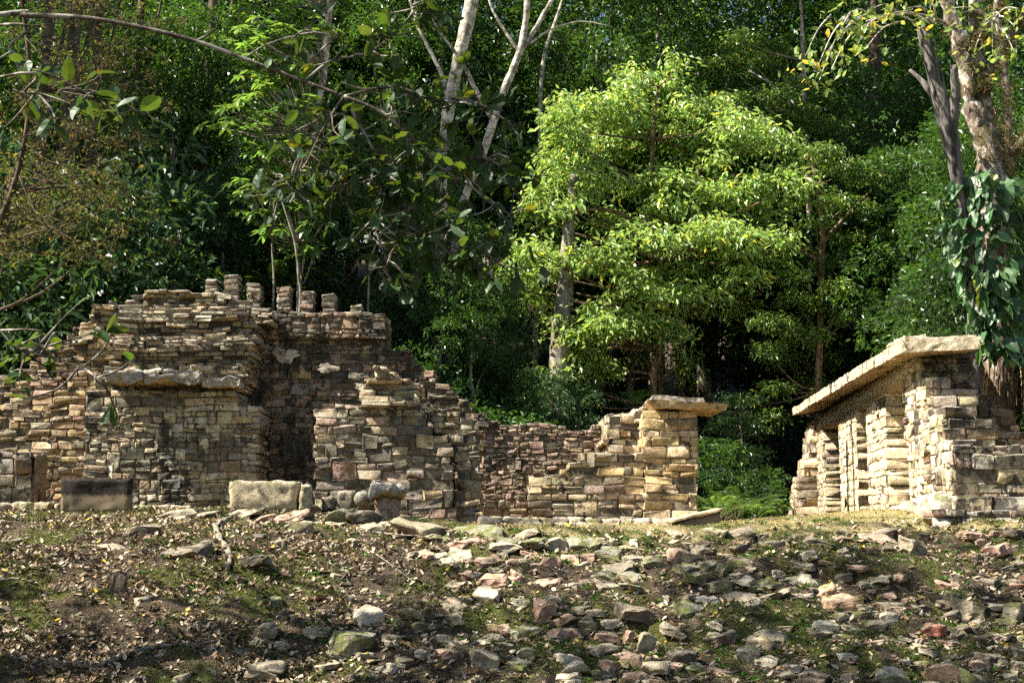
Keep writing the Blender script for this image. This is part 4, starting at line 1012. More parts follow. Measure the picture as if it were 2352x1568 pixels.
for (p_, y_, s_) in [(1620, 74, 1.75), (1740, 78, 1.8), (1850, 74, 1.8), (1960, 78, 1.85), (2080, 76, 1.8), (2190, 79, 1.9), (2300, 75, 1.8)]: PL.append(('tall', (p_ - CX) / F * y_, y_, s_, g.uniform(0, 6), p_, 5))
# right of the temple
for (x, y, s) in [(14.5, 42, .8), (16.5, 46, 1.0), (14.8, 36.5, .5), (17, 52, 1.1)]: PL.append(('broad', x, y, s, g.uniform(0, 6), CX + F * x / y, 1))
DN = {'broad': 'broad dark forest tree', 'tall': 'tall mid-green forest tree', 'blue': 'bluish glossy-leaved tree', 'fine': 'fine-leaved dark forest tree'}
RN = ['nearest', 'in second rank', 'low on hill', 'mid hill', 'high on hill', 'near skyline']
from collections import defaultdict
lg = defaultdict(list)
for q in PL: lg[f'{DN[q[0]]} {RN[q[6]]} {dirword(q[5])}'].append(q)
for lb, qs in lg.items():
    qs.sort(key=lambda q: q[5])
    for i, q in enumerate(qs):
        l = lb if len(qs) == 1 else lb + (', left one' if i == 0 else (', right one' if i == len(qs) - 1 else ', middle one'))
        plant(PR[q[0]], 'forest_tree', q[1], q[2], q[3], q[4], l, 'tree', 'forest trees on the hillside', sz=g.uniform(.95, 1.25))
SL = []
for (Yr, p0, p1, sp) in [(37.3, -80, 470, 75), (38.5, 430, 900, 80), (36.6, 880, 1240, 62), (38.5, 860, 1260, 70), (40.5, -60, 1300, 95), (38.0, 1240, 1640, 75), (41.5, 1230, 1700, 85), (38.5, 1640, 1740, 52), (42, 1640, 1745, 60)]:
    px = p0
    while px < p1:
        y = Yr + g.uniform(-.7, .7); x = (px - CX) / F * y; ch = str(g.choice(['shrub', 'greenshrub', 'column'], p=[.45, .3, .25]))
        if 880 < px < 1240: ch = str(g.choice(['shrub', 'greenshrub']))
        if px > 1630: ch = str(g.choice(['shrub', 'greenshrub', 'column'], p=[.4, .35, .25]))
        if 1330 < px < 1590 and y < 41: px += sp * g.uniform(.8, 1.2); continue
        SL.append((ch, x, y, g.uniform(.75, 1.15) * (.62 if 1230 < px < 1630 else g.uniform(.5, 1) if px > 1630 else 1), g.uniform(0, 6.28), px)); px += sp * g.uniform(.8, 1.2)
for x, y in [(13.2, 34.5), (14.5, 36), (12.8, 38), (13.5, 41), (12.9, 45), (13.2, 33), (14.2, 39)]: SL.append(('greenshrub', x, y, 1.1, g.uniform(0, 6), CX + F * x / y))
SN = {'shrub': 'bluish-green glossy shrub', 'greenshrub': 'fresh green leafy bush', 'column': 'dark vine-draped sapling'}
lg = defaultdict(list)
for q in SL:
    lg[f'{SN[q[0]]} {"deep in shade " if q[2] > 39.6 else ""}{dirword(q[5])}'].append(q)
for lb, qs in lg.items():
    qs.sort(key=lambda q: q[5]); n = len(qs)
    for i, q in enumerate(qs):
        l = lb if n == 1 else lb + (', leftmost' if i == 0 else (', rightmost' if i == n - 1 else ', ' + ['', 'second', 'third', 'fourth', 'fifth', 'sixth', 'seventh', 'eighth', 'ninth', 'tenth', 'eleventh'][min(i, 10)] + ' from left'))
        plant(SPR[q[0]], 'shrub', q[1], q[2], q[3], q[4], l, 'bush', 'bushes along the forest edge', z=float(ground(q[1], q[2])) - .1)

g = np.random.default_rng(909); n = 70000; Y = 36.5 + 34 * g.random(n) ** 1.2; X = (g.uniform(-150, 2500, n) - CX) / F * Y
k = ~((X > 7.2) & (X < 14.5) & (Y < 53)); X, Y = X[k], Y[k]; n = len(X); hN = SNoise(33, 2.2, dim=2)(np.stack([X, Y], 1))
V, Fq = leaves(np.stack([X, Y, ground(X, Y) + g.random(n) * np.clip(.35 + .35 * hN, .08, 1.1)], 1), g.normal(0, 1, (n, 3)) * (1, 1, .5), g.uniform(.12, .3, n), .10, 910)
o = link('undergrowth', mesh('undergrowth', V, Fq, np.repeat(var(g, n, .4, .02), 4, 0), False, LM['dark'])); tag(o, 'low leafy undergrowth covering the shaded forest floor', 'undergrowth', kind='stuff')

# ---- trees drawn from the photograph ------------------------------------------------
def zc8(zx, zy): return zx * .5493 + 1033.6, zy * .5493 + 114.8
def photo_tree(name, label, trunk, branches, clumps, Y, dY, leafL, leafW, dens, mat, bark, seed, conv=None, base=None, droop=.75, yellow=.04, nper=6, fl=.8, amt=.3, jit=.5):
    g = np.random.default_rng(seed); b0 = P(trunk[0][0], trunk[0][1], Y)
    gz = float(ground(b0[0], Y)); root = thing(name, label, 'tree', (b0[0], Y, gz))
    mb = MB()
    tp = [P(x, y, Y) for x, y, r in trunk]; tr = [r / F * Y for x, y, r in trunk]
    if tp[0][2] > gz: tp = [np.array((tp[0][0], Y, gz - .3))] + tp; tr = [tr[0] * 1.3] + tr
    V, Fq = tube(tp, tr, 10, 5); mb.add(V, Fq)
    for br in branches:
        yo = g.uniform(-dY, dY) * .6; k = len(br)
        V, Fq = tube([P(x, y, Y + yo * i / max(1, k - 1)) for i, (x, y, r) in enumerate(br)], [r / F * Y for x, y, r in br], 7, 4); mb.add(V, Fq)
    cl = []
    for (x, y, rx, ry) in clumps:
        if conv: x, y = conv(x, y); rx *= .5493; ry *= .5493
        # rounder crown: clumps near the outline sit at mid depth, central ones spread
        yy = Y + g.uniform(-dY, dY); c = P(x, y, yy); k = yy / F
        cl.append((c, (rx * k, rx * k * .9, ry * k * fl)))
        # twig to the clump
        j = min(range(len(tp)), key=lambda i: np.linalg.norm(tp[i] - c) + (tp[i][2] > c[2]) * 1.5)
        s = tp[j]; m = (s + c) / 2 + np.array((0, 0, -.15 * np.linalg.norm(c - s) * .4)) + g.normal(0, .12, 3)
        r = .02 + .008 * np.linalg.norm(c - s); V, Fq = tube([s, m, c], [r, r * .7, .01], 5, 4); mb.add(V, Fq)
    V, Fq, T = mb.get(); part('trunk', V, Fq, BK[bark], root, None, True)
    PP, DD = [], []
    for c, r in cl:
        n = max(8, int(dens * r[0] * (r[1] + r[2])))
        t_, v = clump_tips(g, c, np.array(r), n, .35, .75); p, d = sprigs(g, t_, v, nper, leafL, droop, .75, leafL * jit); PP.append(p); DD.append(d)
    p = np.concatenate(PP); d = np.concatenate(DD); n = len(p); L = leafL * g.uniform(.65, 1.2, n)
    V, Fq = leaves(p, d, L, L * leafW, seed + 1)
    part('crown', V, Fq, LM[mat], root, np.repeat(var(g, n, amt, yellow), 4, 0))
    return root

C1 = [(940,45,45,25),(960,90,40,25),(760,100,60,28),(830,140,110,35),(720,185,80,40),(900,185,90,30),(560,245,150,38),(450,290,80,50),(700,300,150,42),(500,370,110,55),(850,330,150,45),(1000,270,140,45),(1110,250,90,45),(1200,320,120,45),(1310,370,110,45),(1400,400,80,40),(640,420,120,55),(860,430,140,48),(450,470,80,55),(1050,430,120,55),(380,590,80,48),(500,560,100,45),(330,680,60,38),(330,770,50,36),(610,560,90,45),(800,570,110,48),(950,560,110,55),(1100,620,120,55),(1250,650,90,45),(350,850,110,38),(250,930,90,45),(225,1030,60,50),(460,850,90,38),(560,880,110,42),(660,860,90,45),(770,780,80,50),(900,800,110,50),(1000,740,120,45),(1100,760,120,45),(1210,800,110,45),(1060,870,120,45),(1300,900,120,45),(1420,960,90,38),(1000,930,120,42),(1160,960,110,42),(820,1020,120,42),(950,1035,120,36),(1100,1065,120,36),(1240,1075,90,28),(700,1070,80,38),(600,1110,80,38),(650,1160,110,36),(560,1200,90,34),(760,1160,90,36),(880,1130,90,36),(950,1190,80,36),(820,1280,45,26),(560,1290,100,32),(640,1340,90,28),(480,1350,95,36),(420,1420,85,30),(340,1370,70,28),(980,1290,55,34),(1010,1360,50,36),(650,700,70,35),(430,770,70,30),(740,240,90,30),(980,360,100,40),(1180,420,100,42),(900,660,90,40),(1020,660,80,40),(760,930,80,36),(900,940,80,36)]
_g = np.random.default_rng(5)
C1 += [(_g.uniform(430, 1250), _g.uniform(330, 1180), _g.uniform(50, 90), _g.uniform(28, 42)) for _ in range(34)]
C1 += [(150, 960, 50, 30), (190, 1000, 60, 35), (280, 880, 70, 40), (300, 980, 70, 40), (400, 940, 80, 40), (250, 1090, 50, 40), (350, 1060, 60, 36), (1300, 560, 100, 50), (1380, 660, 90, 50), (1450, 560, 80, 45), (1380, 800, 90, 45), (1300, 760, 90, 50)]
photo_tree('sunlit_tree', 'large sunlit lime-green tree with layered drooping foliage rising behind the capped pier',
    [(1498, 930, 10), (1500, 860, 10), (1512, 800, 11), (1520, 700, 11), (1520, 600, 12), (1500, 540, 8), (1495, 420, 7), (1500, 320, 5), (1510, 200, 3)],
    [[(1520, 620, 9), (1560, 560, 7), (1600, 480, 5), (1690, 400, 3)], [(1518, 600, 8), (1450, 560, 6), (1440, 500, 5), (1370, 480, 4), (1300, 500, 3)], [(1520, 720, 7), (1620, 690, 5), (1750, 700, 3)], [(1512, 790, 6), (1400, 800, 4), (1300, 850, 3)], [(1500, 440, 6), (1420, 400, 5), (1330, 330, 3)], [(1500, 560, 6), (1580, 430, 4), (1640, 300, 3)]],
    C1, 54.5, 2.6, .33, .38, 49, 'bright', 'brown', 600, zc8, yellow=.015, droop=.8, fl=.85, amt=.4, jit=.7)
C2 = [(1560,430,100,38),(1650,500,110,42),(1740,540,100,42),(1480,470,80,36),(1520,600,100,42),(1620,640,110,42),(1530,720,70,34),(1700,660,90,42),(1450,1050,90,42),(1550,1100,90,42),(1350,1150,110,50),(1500,1200,110,50),(1620,1000,90,50),(1400,1300,100,50),(1560,1300,90,50),(1660,800,90,50),(1600,900,90,50),(1480,860,70,40),(1330,1260,80,50),(1680,1130,80,50),(1480,1400,90,50),(1360,1420,80,50),(1600,1420,90,50),(1350,1540,80,60),(1250,1480,70,50)]
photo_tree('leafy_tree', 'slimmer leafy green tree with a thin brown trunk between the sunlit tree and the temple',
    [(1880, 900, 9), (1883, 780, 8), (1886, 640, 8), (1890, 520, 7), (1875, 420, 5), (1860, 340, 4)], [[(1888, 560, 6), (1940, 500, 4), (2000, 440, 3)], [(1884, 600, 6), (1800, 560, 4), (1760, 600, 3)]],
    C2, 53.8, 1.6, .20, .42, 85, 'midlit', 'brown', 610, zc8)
C3 = [(1150,60,90,45),(1250,40,90,40),(1120,130,70,45),(1230,130,90,45),(1330,90,80,40),(1370,200,90,45),(1290,200,90,45),(1460,270,90,45),(1550,320,90,45),(1640,330,80,40),(1400,290,80,40),(1180,210,70,40),(1080,180,60,40),(1440,150,80,45),(1540,200,80,45),(1340,0,90,45),(1220,-40,90,45)]
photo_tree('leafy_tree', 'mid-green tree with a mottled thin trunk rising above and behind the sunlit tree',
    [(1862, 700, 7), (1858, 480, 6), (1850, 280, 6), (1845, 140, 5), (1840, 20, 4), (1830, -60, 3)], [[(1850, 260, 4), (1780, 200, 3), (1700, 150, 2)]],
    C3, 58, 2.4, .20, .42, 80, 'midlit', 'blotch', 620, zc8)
# rosette tree, back-lit above the tall ruin
def rosette_tree():
    g = np.random.default_rng(640); Y = 37.5; b = P(690, 700, Y); root = thing('rosette_tree', 'bright tree with star-like whorls of long leaves behind the row of stubs', 'tree', (b[0], Y, float(ground(b[0], Y))))
    poly = [(545, 10), (700, 0), (770, 60), (720, 200), (790, 330), (770, 450), (720, 600), (610, 570), (520, 450), (545, 330), (450, 290), (560, 210), (530, 120)]
    def ins(x, y):
        c = False; n = len(poly)
        for i in range(n):
            (x0, y0), (x1, y1) = poly[i], poly[(i + 1) % n]
            if (y0 > y) != (y1 > y) and x < (x1 - x0) * (y - y0) / (y1 - y0) + x0: c = not c
        return c
    tips = []
    while len(tips) < 340:
        x, y = g.uniform(440, 800), g.uniform(-40, 610)
        if ins(x, max(y, 12)): tips.append(P(x, y, Y + g.uniform(-1.3, 1.3)))
    tips = np.array(tips); pos, dr, L = [], [], []
    for t in tips:
        ax = np.array((g.normal(0, .3), -.35 + g.normal(0, .25), 1)); ax /= np.linalg.norm(ax); s = np.cross(ax, (1, 0, 0)); s /= np.linalg.norm(s); q = np.cross(ax, s)
        m = g.integers(6, 10); a0 = g.uniform(0, 6.28)
        for i in range(m):
            a = a0 + i * 6.283 / m; dr.append(s * math.cos(a) + q * math.sin(a) + ax * g.uniform(-.35, .25)); pos.append(t); L.append(g.uniform(.24, .40))
    pos, dr, L = map(np.array, (pos, dr, L)); V, Fq, k = broad_leaves(pos, dr, L, L * .34, 641, .12, .22)
    n = len(L)
    mb = MB(); tk = [P(690, 800, Y), P(686, 660, Y), P(692, 560, Y), P(700, 420, Y), P(722, 300, Y), P(745, 150, Y), P(758, 0, Y), P(760, -60, Y)]
    tk[0][2] = min(tk[0][2], float(ground(tk[0][0], Y)) - .3); v_, f_ = tube(tk, np.array([7, 5, 5, 7, 8, 9, 9, 8]) / F * Y, 8, 4); mb.add(v_, f_)
    for t in tips[::2]:
        s = tk[min(range(1, 8), key=lambda i: np.linalg.norm(tk[i] - t) + 2 * (tk[i][2] > t[2]))]; v_, f_ = tube([s, (s + t) / 2 - (0, 0, .2), t], [.03, .02, .01], 5, 3); mb.add(v_, f_)
    v_, f_, _ = mb.get(); part('trunk', v_, f_, BK['blotch'], root, None, True)
    part('crown', V, Fq, LM['lime'], root, np.repeat(var(g, n, .3, .02), k, 0))
rosette_tree()
# pale bare trunks
def bare(label, segs, Y, bark='pale', name='pale_tree', n=10):
    b = P(segs[0][0][0], segs[0][0][1], Y); root = thing(name, label, 'tree', (b[0], Y, float(ground(b[0], Y))))
    th_ = .8 if bark == 'pale' else 1.
    for i, s in enumerate(segs):
        s = [(x, y, r * th_) for x, y, r in s]
        pts = [P(x, y, Y + (.8 * math.sin(i * 2.1) * j / len(s) if i else 0)) for j, (x, y, r) in enumerate(s)]; rad = [r / F * Y for x, y, r in s]
        if i == 0:
            gz = float(ground(pts[0][0], Y)); 
            if pts[0][2] > gz: pts = [np.array((pts[0][0] - .2, Y, gz - .3))] + pts; rad = [rad[0] * 1.15] + rad
        V, Fq = tube(pts, rad, n if i == 0 else 7, 5)
        V = V + (.06 * max(rad)) * np.stack([SNoise(a + i, .3)(V) for a in (1, 2, 3)], 1)
        part('trunk' if i == 0 else 'limb', V, Fq, BK[bark], root, None, True)
    return root
bare('straight pale tree trunk leaning right, nearest the hanging fig branch', [[(1012, 560, 17), (1016, 380, 16), (1030, 250, 17), (1058, 120, 19), (1085, 0, 21), (1095, -60, 21)], [(1030, 250, 9), (1018, 180, 7), (960, 60, 5), (935, -30, 4)]], 40)
bare('slender pale forked tree spreading its bare limbs at the top', [[(1040, 620, 12), (1066, 460, 12), (1110, 350, 12), (1150, 230, 12), (1190, 130, 11), (1206, 60, 9), (1216, -60, 9)],
     [(1195, 120, 8), (1225, 75, 7), (1262, 10, 7), (1290, -40, 6)], [(1128, 270, 8), (1092, 205, 7), (1060, 140, 6), (1000, 60, 4), (960, -20, 3)], [(1192, 118, 6), (1165, 80, 5), (1130, 20, 4), (1115, -40, 3)], [(1218, 100, 4), (1262, 70, 3), (1330, 50, 2), (1400, 60, 1.5)]], 39)
bare('short white limb segment standing behind the sunlit tree top', [[(1236, 560, 8), (1240, 400, 7), (1242, 215, 6), (1252, 120, 6), (1272, 60, 5), (1300, -20, 4)]], 58)
bare('thick grey fluted trunk seen through the sunlit tree', [[(1286, 860, 24), (1290, 740, 22), (1300, 620, 18), (1308, 500, 13), (1318, 400, 10)], [(1272, 850, 12), (1278, 740, 11), (1296, 640, 8)]], 53.2, 'grey', 'bare_tree')
bare('slanting white branch stem above the rosette tree', [[(758, 130, 6), (790, 90, 6), (820, 45, 5.5), (855, -20, 5)]], 37.4, 'pale', 'pale_tree') if False else None
for (xx, w, lb, yy) in [(92, 14, 'reddish-brown mossy trunk at the upper left corner', 36), (150, 17, 'thickest reddish-brown trunk of the upper left group', 37), (205, 10, 'slim grey trunk right of the reddish upper left trunks', 38), (465, 12, 'dark straight trunk standing behind the long bare branch', 45), (300, 9, 'short grey trunk in the dark forest above the hump', 42)]:
    bare(lb, [[(xx + 10, 900, w * 1.1), (xx + 8, 600, w), (xx, 400, w * .95), (xx + 12, 200, w * .9), (xx + 25, 0, w * .85), (xx + 30, -60, w * .8)], [(xx + 12, 220, w * .5), (xx + 45, 120, w * .4), (xx + 75, -20, w * .3)]], yy + 3, 'dark', 'bare_tree')
# thin saplings
for (pts, lb, Y) in [([(688, 720, 3.5), (686, 640, 3), (678, 560, 3), (660, 500, 2), (640, 440, 1.5)], 'thin pale sapling stem rising beside the stubs', 36), ([(628, 700, 3), (625, 560, 2.5), (632, 440, 2)], 'thin dark sapling stem left of the pale one', 37), ([(845, 720, 2.5), (850, 600, 2), (885, 520, 1.5)], 'curving thin stem right of the stubs', 37)]:
    bare(lb, [pts], Y, 'grey', 'sapling', 6)

# right-hand epiphyte tree with the dead snag
def epiphyte_tree():
    Y = 34.0; b = P(2285, 1000, Y); gz = float(ground(b[0], Y)); root = thing('epiphyte_tree', 'big blotchy many-stemmed tree hung with air plants and broad philodendron leaves at the right edge', 'tree', (b[0], Y, gz))
    mb = MB(); g = np.random.default_rng(650)
    L_ = [[(2300, 1050, 50), (2290, 800, 44), (2285, 560, 46), (2280, 420, 48), (2268, 340, 36), (2235, 250, 27), (2215, 150, 26), (2195, 70, 25), (2160, -60, 24)],
          [(2285, 430, 34), (2290, 350, 30), (2262, 250, 24), (2250, 150, 21), (2240, 60, 19), (2235, -60, 18)], [(2290, 420, 30), (2315, 330, 18), (2312, 230, 14), (2300, 120, 14), (2290, 30, 13), (2300, -60, 12)],
          [(2295, 400, 26), (2330, 350, 20), (2370, 310, 18), (2420, 260, 16)], [(2262, 200, 16), (2280, 150, 13), (2320, 90, 12), (2360, 20, 12)], [(2225, 120, 14), (2260, 60, 12), (2310, 20, 10)], [(2190, 60, 8), (2130, 40, 6), (2060, 30, 4), (1990, 50, 3)]]
    for i, s in enumerate(L_):
        pts = [P(x, y, Y + (.5 * math.sin(i * 1.7) * j / len(s))) for j, (x, y, r) in enumerate(s)]
        if i == 0: pts = [np.array((pts[0][0], Y, gz - .3))] + pts; rad = [.7] + [r / F * Y for x, y, r in s]
        else: rad = [r / F * Y for x, y, r in s]
        rad = [q * .72 for q in rad]
        V, Fq = tube(pts, rad, 12, 5); V = V + .10 * max(rad) * np.stack([SNoise(a + i, .35)(V) for a in (1, 2, 3)], 1); mb.add(V, Fq)
    V, Fq, _ = mb.get(); part('trunk', V, Fq, BK['brown2'], root, None, True)
    # air plants along the stems
    pos, dr = [], []
    for i, s in enumerate(L_[:6]):
        for q in range(60 if i else 50):
            j = g.integers(0, len(s) - 1); t = g.random(); x = s[j][0] * (1 - t) + s[j + 1][0] * t; y = s[j][1] * (1 - t) + s[j + 1][1] * t; r = s[j][2] * (1 - t) + s[j + 1][2] * t
            if y > 400 or g.random() < .3: continue
            c = P(x + g.uniform(-1, 1) * r, y, Y - r / F * Y * g.uniform(.3, 1) + (.5 * math.sin(i * 1.7) * j / len(s)))
            for k in range(22): pos.append(c + g.normal(0, .06, 3)); dr.append(g.normal(0, 1, 3) + (0, -.4, -.1))
    pos, dr = np.array(pos), np.array(dr); n = len(pos); V, Fq = leaves(pos, dr, g.uniform(.08, .24, n), .012, 651)
    T = np.array([(1., 1, 1), (.8, .9, .7), (1.6, .6, .5)])[g.choice(3, n, p=[.6, .3, .1])] * g.uniform(.6, 1.3, (n, 1))
    part('air_plants', V, Fq, LM['air'], root, np.repeat(T, 4, 0))
    # philodendron
    pos, dr = [], []
    for q in range(560):
        y = 392 + (g.random() ** .9) * 420; hw = np.interp(y, [390, 450, 560, 700, 820], [50, 95, 95, 60, 48]); x = (2262 if y < 560 else 2288) + g.uniform(-1, 1) * hw * 1.1 
        c = P(x, y, Y - 1.2 + .5 * ((x - 2285) / 100) ** 2 + g.uniform(-.25, .35)); pos.append(c); dr.append((np.sign(x - 2290) * g.uniform(0, .7) + g.normal(0, .25), -g.uniform(.15, .7), -g.uniform(.5, 1.2)))
    pos, dr = np.array(pos), np.array(dr); n = len(pos); L = g.uniform(.18, .48, n); V, Fq, k = broad_leaves(pos, dr, L, L * g.uniform(.5, .7, n), 652, .5, .22, .12, True)
    part('philodendron_leaves', V, Fq, LM['philo'], root, np.repeat(var(g, n, .45, .05), k, 0))
    # hanging roots
    mb = MB()
    for q in range(26):
        x = g.uniform(2230, 2352); y0 = g.uniform(780, 850); c = [P(x + g.normal(0, 3), y0 + t, Y - .55 + g.uniform(-.1, .1)) for t in (0, 60, 130, g.uniform(160, 220))]
        V, Fq = tube(c, [.015, .012, .01, .008], 4, 3); mb.add(V, Fq)
    V, Fq, _ = mb.get(); part('aerial_roots', V, Fq, BK['brown'], root, None, True)
    # yellowing leaves on the outer twigs
    pos, dr = [], []; mb = MB()
    spots = [(1990, 60), (1960, 75), (2020, 40), (1930, 95), (1900, 120), (1880, 150), (1850, 130), (1950, 30), (2050, 30), (1990, 110), (1960, 130), (2080, 20), (2240, 110), (2260, 60), (2300, 40), (2330, 60), (2340, 20), (2210, 30), (2310, 100), (2280, 130), (1925, 50), (1905, 170), (1875, 205), (2005, 20), (2100, 60), (2180, 20), (2140, 10), (2330, 120)]
    for (x, y) in spots:
        e = P(x, y, Y - 1.5 + g.uniform(-.6, .6)); s = P(min(2150, x + g.uniform(40, 110)) if x < 2150 else 2280, 40 + (g.uniform(-12, 25) if x < 2150 else 5), Y - .9 - .3 * g.random()); V, Fq = tube([s, (s + e) / 2 + (0, 0, .15), e], [.03, .02, .008], 5, 4); mb.add(V, Fq)
        for k in range(12): pos.append(e + g.normal(0, .26, 3) * (1.3, 1, .8)); dr.append(g.normal(0, 1, 3) + (-.3, -.2, -.5))
    V, Fq, _ = mb.get(); part('twigs', V, Fq, BK['pale'], root, None, True)
    pos, dr = np.array(pos), np.array(dr); n = len(pos); L = g.uniform(.12, .24, n); V, Fq, k = broad_leaves(pos, dr, L, L * .55, 653, .6, .15)
    T = np.array([(1., 1, 1), (.7, .9, 1), (2.2, 1.3, .6)])[g.choice(3, n, p=[.5, .38, .12])] * g.uniform(.7, 1.2, (n, 1))
    part('crown', V, Fq, LM['yellow'], root, np.repeat(T, k, 0))
    sn = bare('charred leaning dead trunk beside the epiphyte tree', [[(2235, 600, 15), (2200, 425, 15), (2185, 330, 19), (2165, 250, 21), (2140, 150, 16), (2122, 80, 14), (2112, 55, 8)], [(2160, 245, 13), (2130, 200, 9), (2090, 160, 3)], [(2185, 300, 14), (2195, 220, 12), (2190, 150, 8)]], Y - .9, 'dead', 'dead_tree', 12)
epiphyte_tree()

# fern palms in the gap and deeper palms
def fern_mesh(seed, nf=11, Lf=1.25, nl=17, lw=.012, ll=.22):
    g = np.random.default_rng(seed); pos, dr, wd, LL = [], [], [], []; mb = MB()
    for f in range(nf):
        a = f * 2.399 + g.uniform(-.3, .3); el = g.uniform(.75, 1.35); h = np.array((math.cos(a), math.sin(a), 0)); L = Lf * g.uniform(.7, 1.15); pts = []
        for i in range(nl + 1):
            t = i / nl; pts.append(h * L * t * math.cos(el * .7) * 1.1 + np.array((0, 0, L * (math.sin(el) * 1.3 * t - .6 * t * t))))
        V, Fq = tube(pts[::3], np.linspace(.012, .003, len(pts[::3])), 4, 2); mb.add(V, Fq)
        for i in range(2, nl + 1):
            tg = pts[i] - pts[i - 1]; tg = tg / np.linalg.norm(tg); s = np.cross(tg, (0, 0, 1)); s /= np.linalg.norm(s)
            for sg in (-1, 1): pos.append(pts[i]); dr.append(s * sg + tg * .55 + np.array((0, 0, -.15))); LL.append(ll * math.sin(math.pi * min(1, (.25 + .75 * (1 - i / nl)))) * (.4 + .6 * math.sin(math.pi * (i / nl) ** .7)) + .05)
    pos, dr, LL = np.array(pos), np.array(dr), np.array(LL); V, Fq = leaves(pos, dr, LL, lw + LL * .09, seed, .1, .1, .12)
    fm = mesh('fronds', V, Fq, np.repeat(var(g, len(pos), .2, 0), 4, 0), False, LM['mid'] if seed % 2 else LM['lime'])
    V, Fq, _ = mb.get(); return fm, mesh('stems', V, Fq, None, True, BK['dark'])
FM = [fern_mesh(701), fern_mesh(702, 10, 1.1), fern_mesh(703, 11, 1.7, 26, .02, .36)]
for (px, py, Y, s, k, rz, lb) in [(1645, 1195, 33.5, 1.0, 1, .3, 'bright fern at the back edge of the sloping slab'), (1690, 1200, 34.5, 1.0, 0, 1.3, 'arching fern in the middle of the gap beside the temple'), (1735, 1198, 35.5, .9, 1, 2.2, 'lime fern nearest the temple side of the gap'),
                                   (1660, 1150, 36, 1.2, 0, 4, 'taller fern behind the bright fern in the gap'), (1770, 1190, 37, .8, 1, 3, 'small fern just left of the temple base'), (1330, 925, 39.5, .55, 2, 2, 'dark palm in the shade behind the low pinkish wall'),
                                   (1450, 940, 40, .5, 2, .4, 'dark palm in the shade left of the capped pier'), (640, 700, 38, .9, 2, 3.3, 'palm rising behind the stubs')]:
    p = P(px, py, Y); z = float(ground(p[0], Y))
    o = thing('fern' if k < 2 else 'palm', lb, 'fern' if k < 2 else 'palm', (p[0], Y, z if k < 2 else p[2])); o.rotation_euler.z = rz; o.scale = (s, s, s)
    link('fronds', FM[k][0], o); link('stems', FM[k][1], o)
    if k == 2:
        V, Fq = tube([(0, 0, (z - p[2]) / s - .2), (0.05, 0, (z - p[2]) / s * .5), (0, 0, .05)], [.08, .06, .05], 7, 3); link('trunk', mesh('trunk', V, Fq, None, True, BK['dark']), o)

# ------------------------------------------------------------------ rust coloured tree at left
C4 = [(60, 380, 60, 30), (150, 400, 60, 28), (220, 440, 60, 28), (120, 460, 70, 32), (40, 470, 50, 32), (260, 480, 50, 26), (190, 510, 60, 30), (280, 530, 40, 24), (90, 540, 60, 28), (220, 570, 50, 26), (20, 560, 40, 28), (160, 590, 50, 24), (50, 410, 50, 30), (230, 400, 30, 20)]
photo_tree('rusty_tree', 'low tree with brownish rust and olive leaves at the left edge', [(-30, 720, 9), (0, 560, 8), (20, 440, 7), (50, 360, 5)], [[(10, 500, 5), (90, 510, 4), (180, 560, 2.5)], [(15, 450, 5), (120, 430, 4), (230, 430, 2.5)]], C4, 30.0, 1.2, .15, .42, 58, 'rust', 'dark', 660, None, droop=.9, yellow=.03, nper=5)
# bare twiggy stems with air plants, upper left
def twiggy():
    g = np.random.default_rng(665); Y = 27; b = P(-60, 900, Y); root = thing('twiggy_tree', 'leafless twiggy tree draped with tufts of air plants in the upper left', 'tree', (b[0], Y, float(ground(b[0], Y))))
    mb = MB(); tips = []
    tr = [P(-60, 1200, Y), P(-55, 900, Y), P(-30, 600, Y), P(40, 400, Y), P(70, 200, Y), P(50, 0, Y), P(40, -80, Y)]
    V, Fq = tube(tr, [.12, .09, .06, .05, .045, .04, .03], 8, 4); mb.add(V, Fq)
    for q in range(85):
        j = g.integers(2, 6); s = tr[j] + (tr[min(j + 1, 6)] - tr[j]) * g.random()
        e = s + np.array((g.uniform(-.3, 3.0), g.uniform(-1, 1), g.normal(-.1, .7))); m = (s + e) / 2 + g.normal(0, .18, 3); m2 = (m + e) / 2 + g.normal(0, .15, 3)
        V, Fq = tube([s, m, m2, e], [.012, .008, .006, .003], 4, 3); mb.add(V, Fq); tips += [e, m2, m]
        for w in range(3):
            e2 = m2 + g.normal(0, .4, 3); V, Fq = tube([m2, (m2 + e2) / 2 + g.normal(0, .06, 3), e2], [.008, .006, .003], 4, 2); mb.add(V, Fq)
    V, Fq, _ = mb.get(); part('branches', V, Fq, BK['dark'], root, None, True)
    pos, dr = [], []
    for t in tips[::2]:
        for k in range(30): pos.append(t + g.normal(0, .05, 3)); dr.append(g.normal(0, 1, 3))
    pos, dr = np.array(pos), np.array(dr); n = len(pos); V, Fq = leaves(pos, dr, g.uniform(.06, .20, n), .009, 666); part('air_plants', V, Fq, LM['air'], root, np.repeat(np.ones((n, 3)) * g.uniform(.5, 1.2, (n, 1)), 4, 0))
    p = np.repeat(np.array(tips), 7, 0) + g.normal(0, .16, (len(tips) * 7, 3)); n = len(p); L = g.uniform(.07, .16, n)
    V, Fq = leaves(p, g.normal(0, 1, (n, 3)) + (0, 0, -.5), L, L * .42, 667); part('crown', V, Fq, LM['rust'], root, np.repeat(var(g, n, .4, .04), 4, 0))
twiggy()

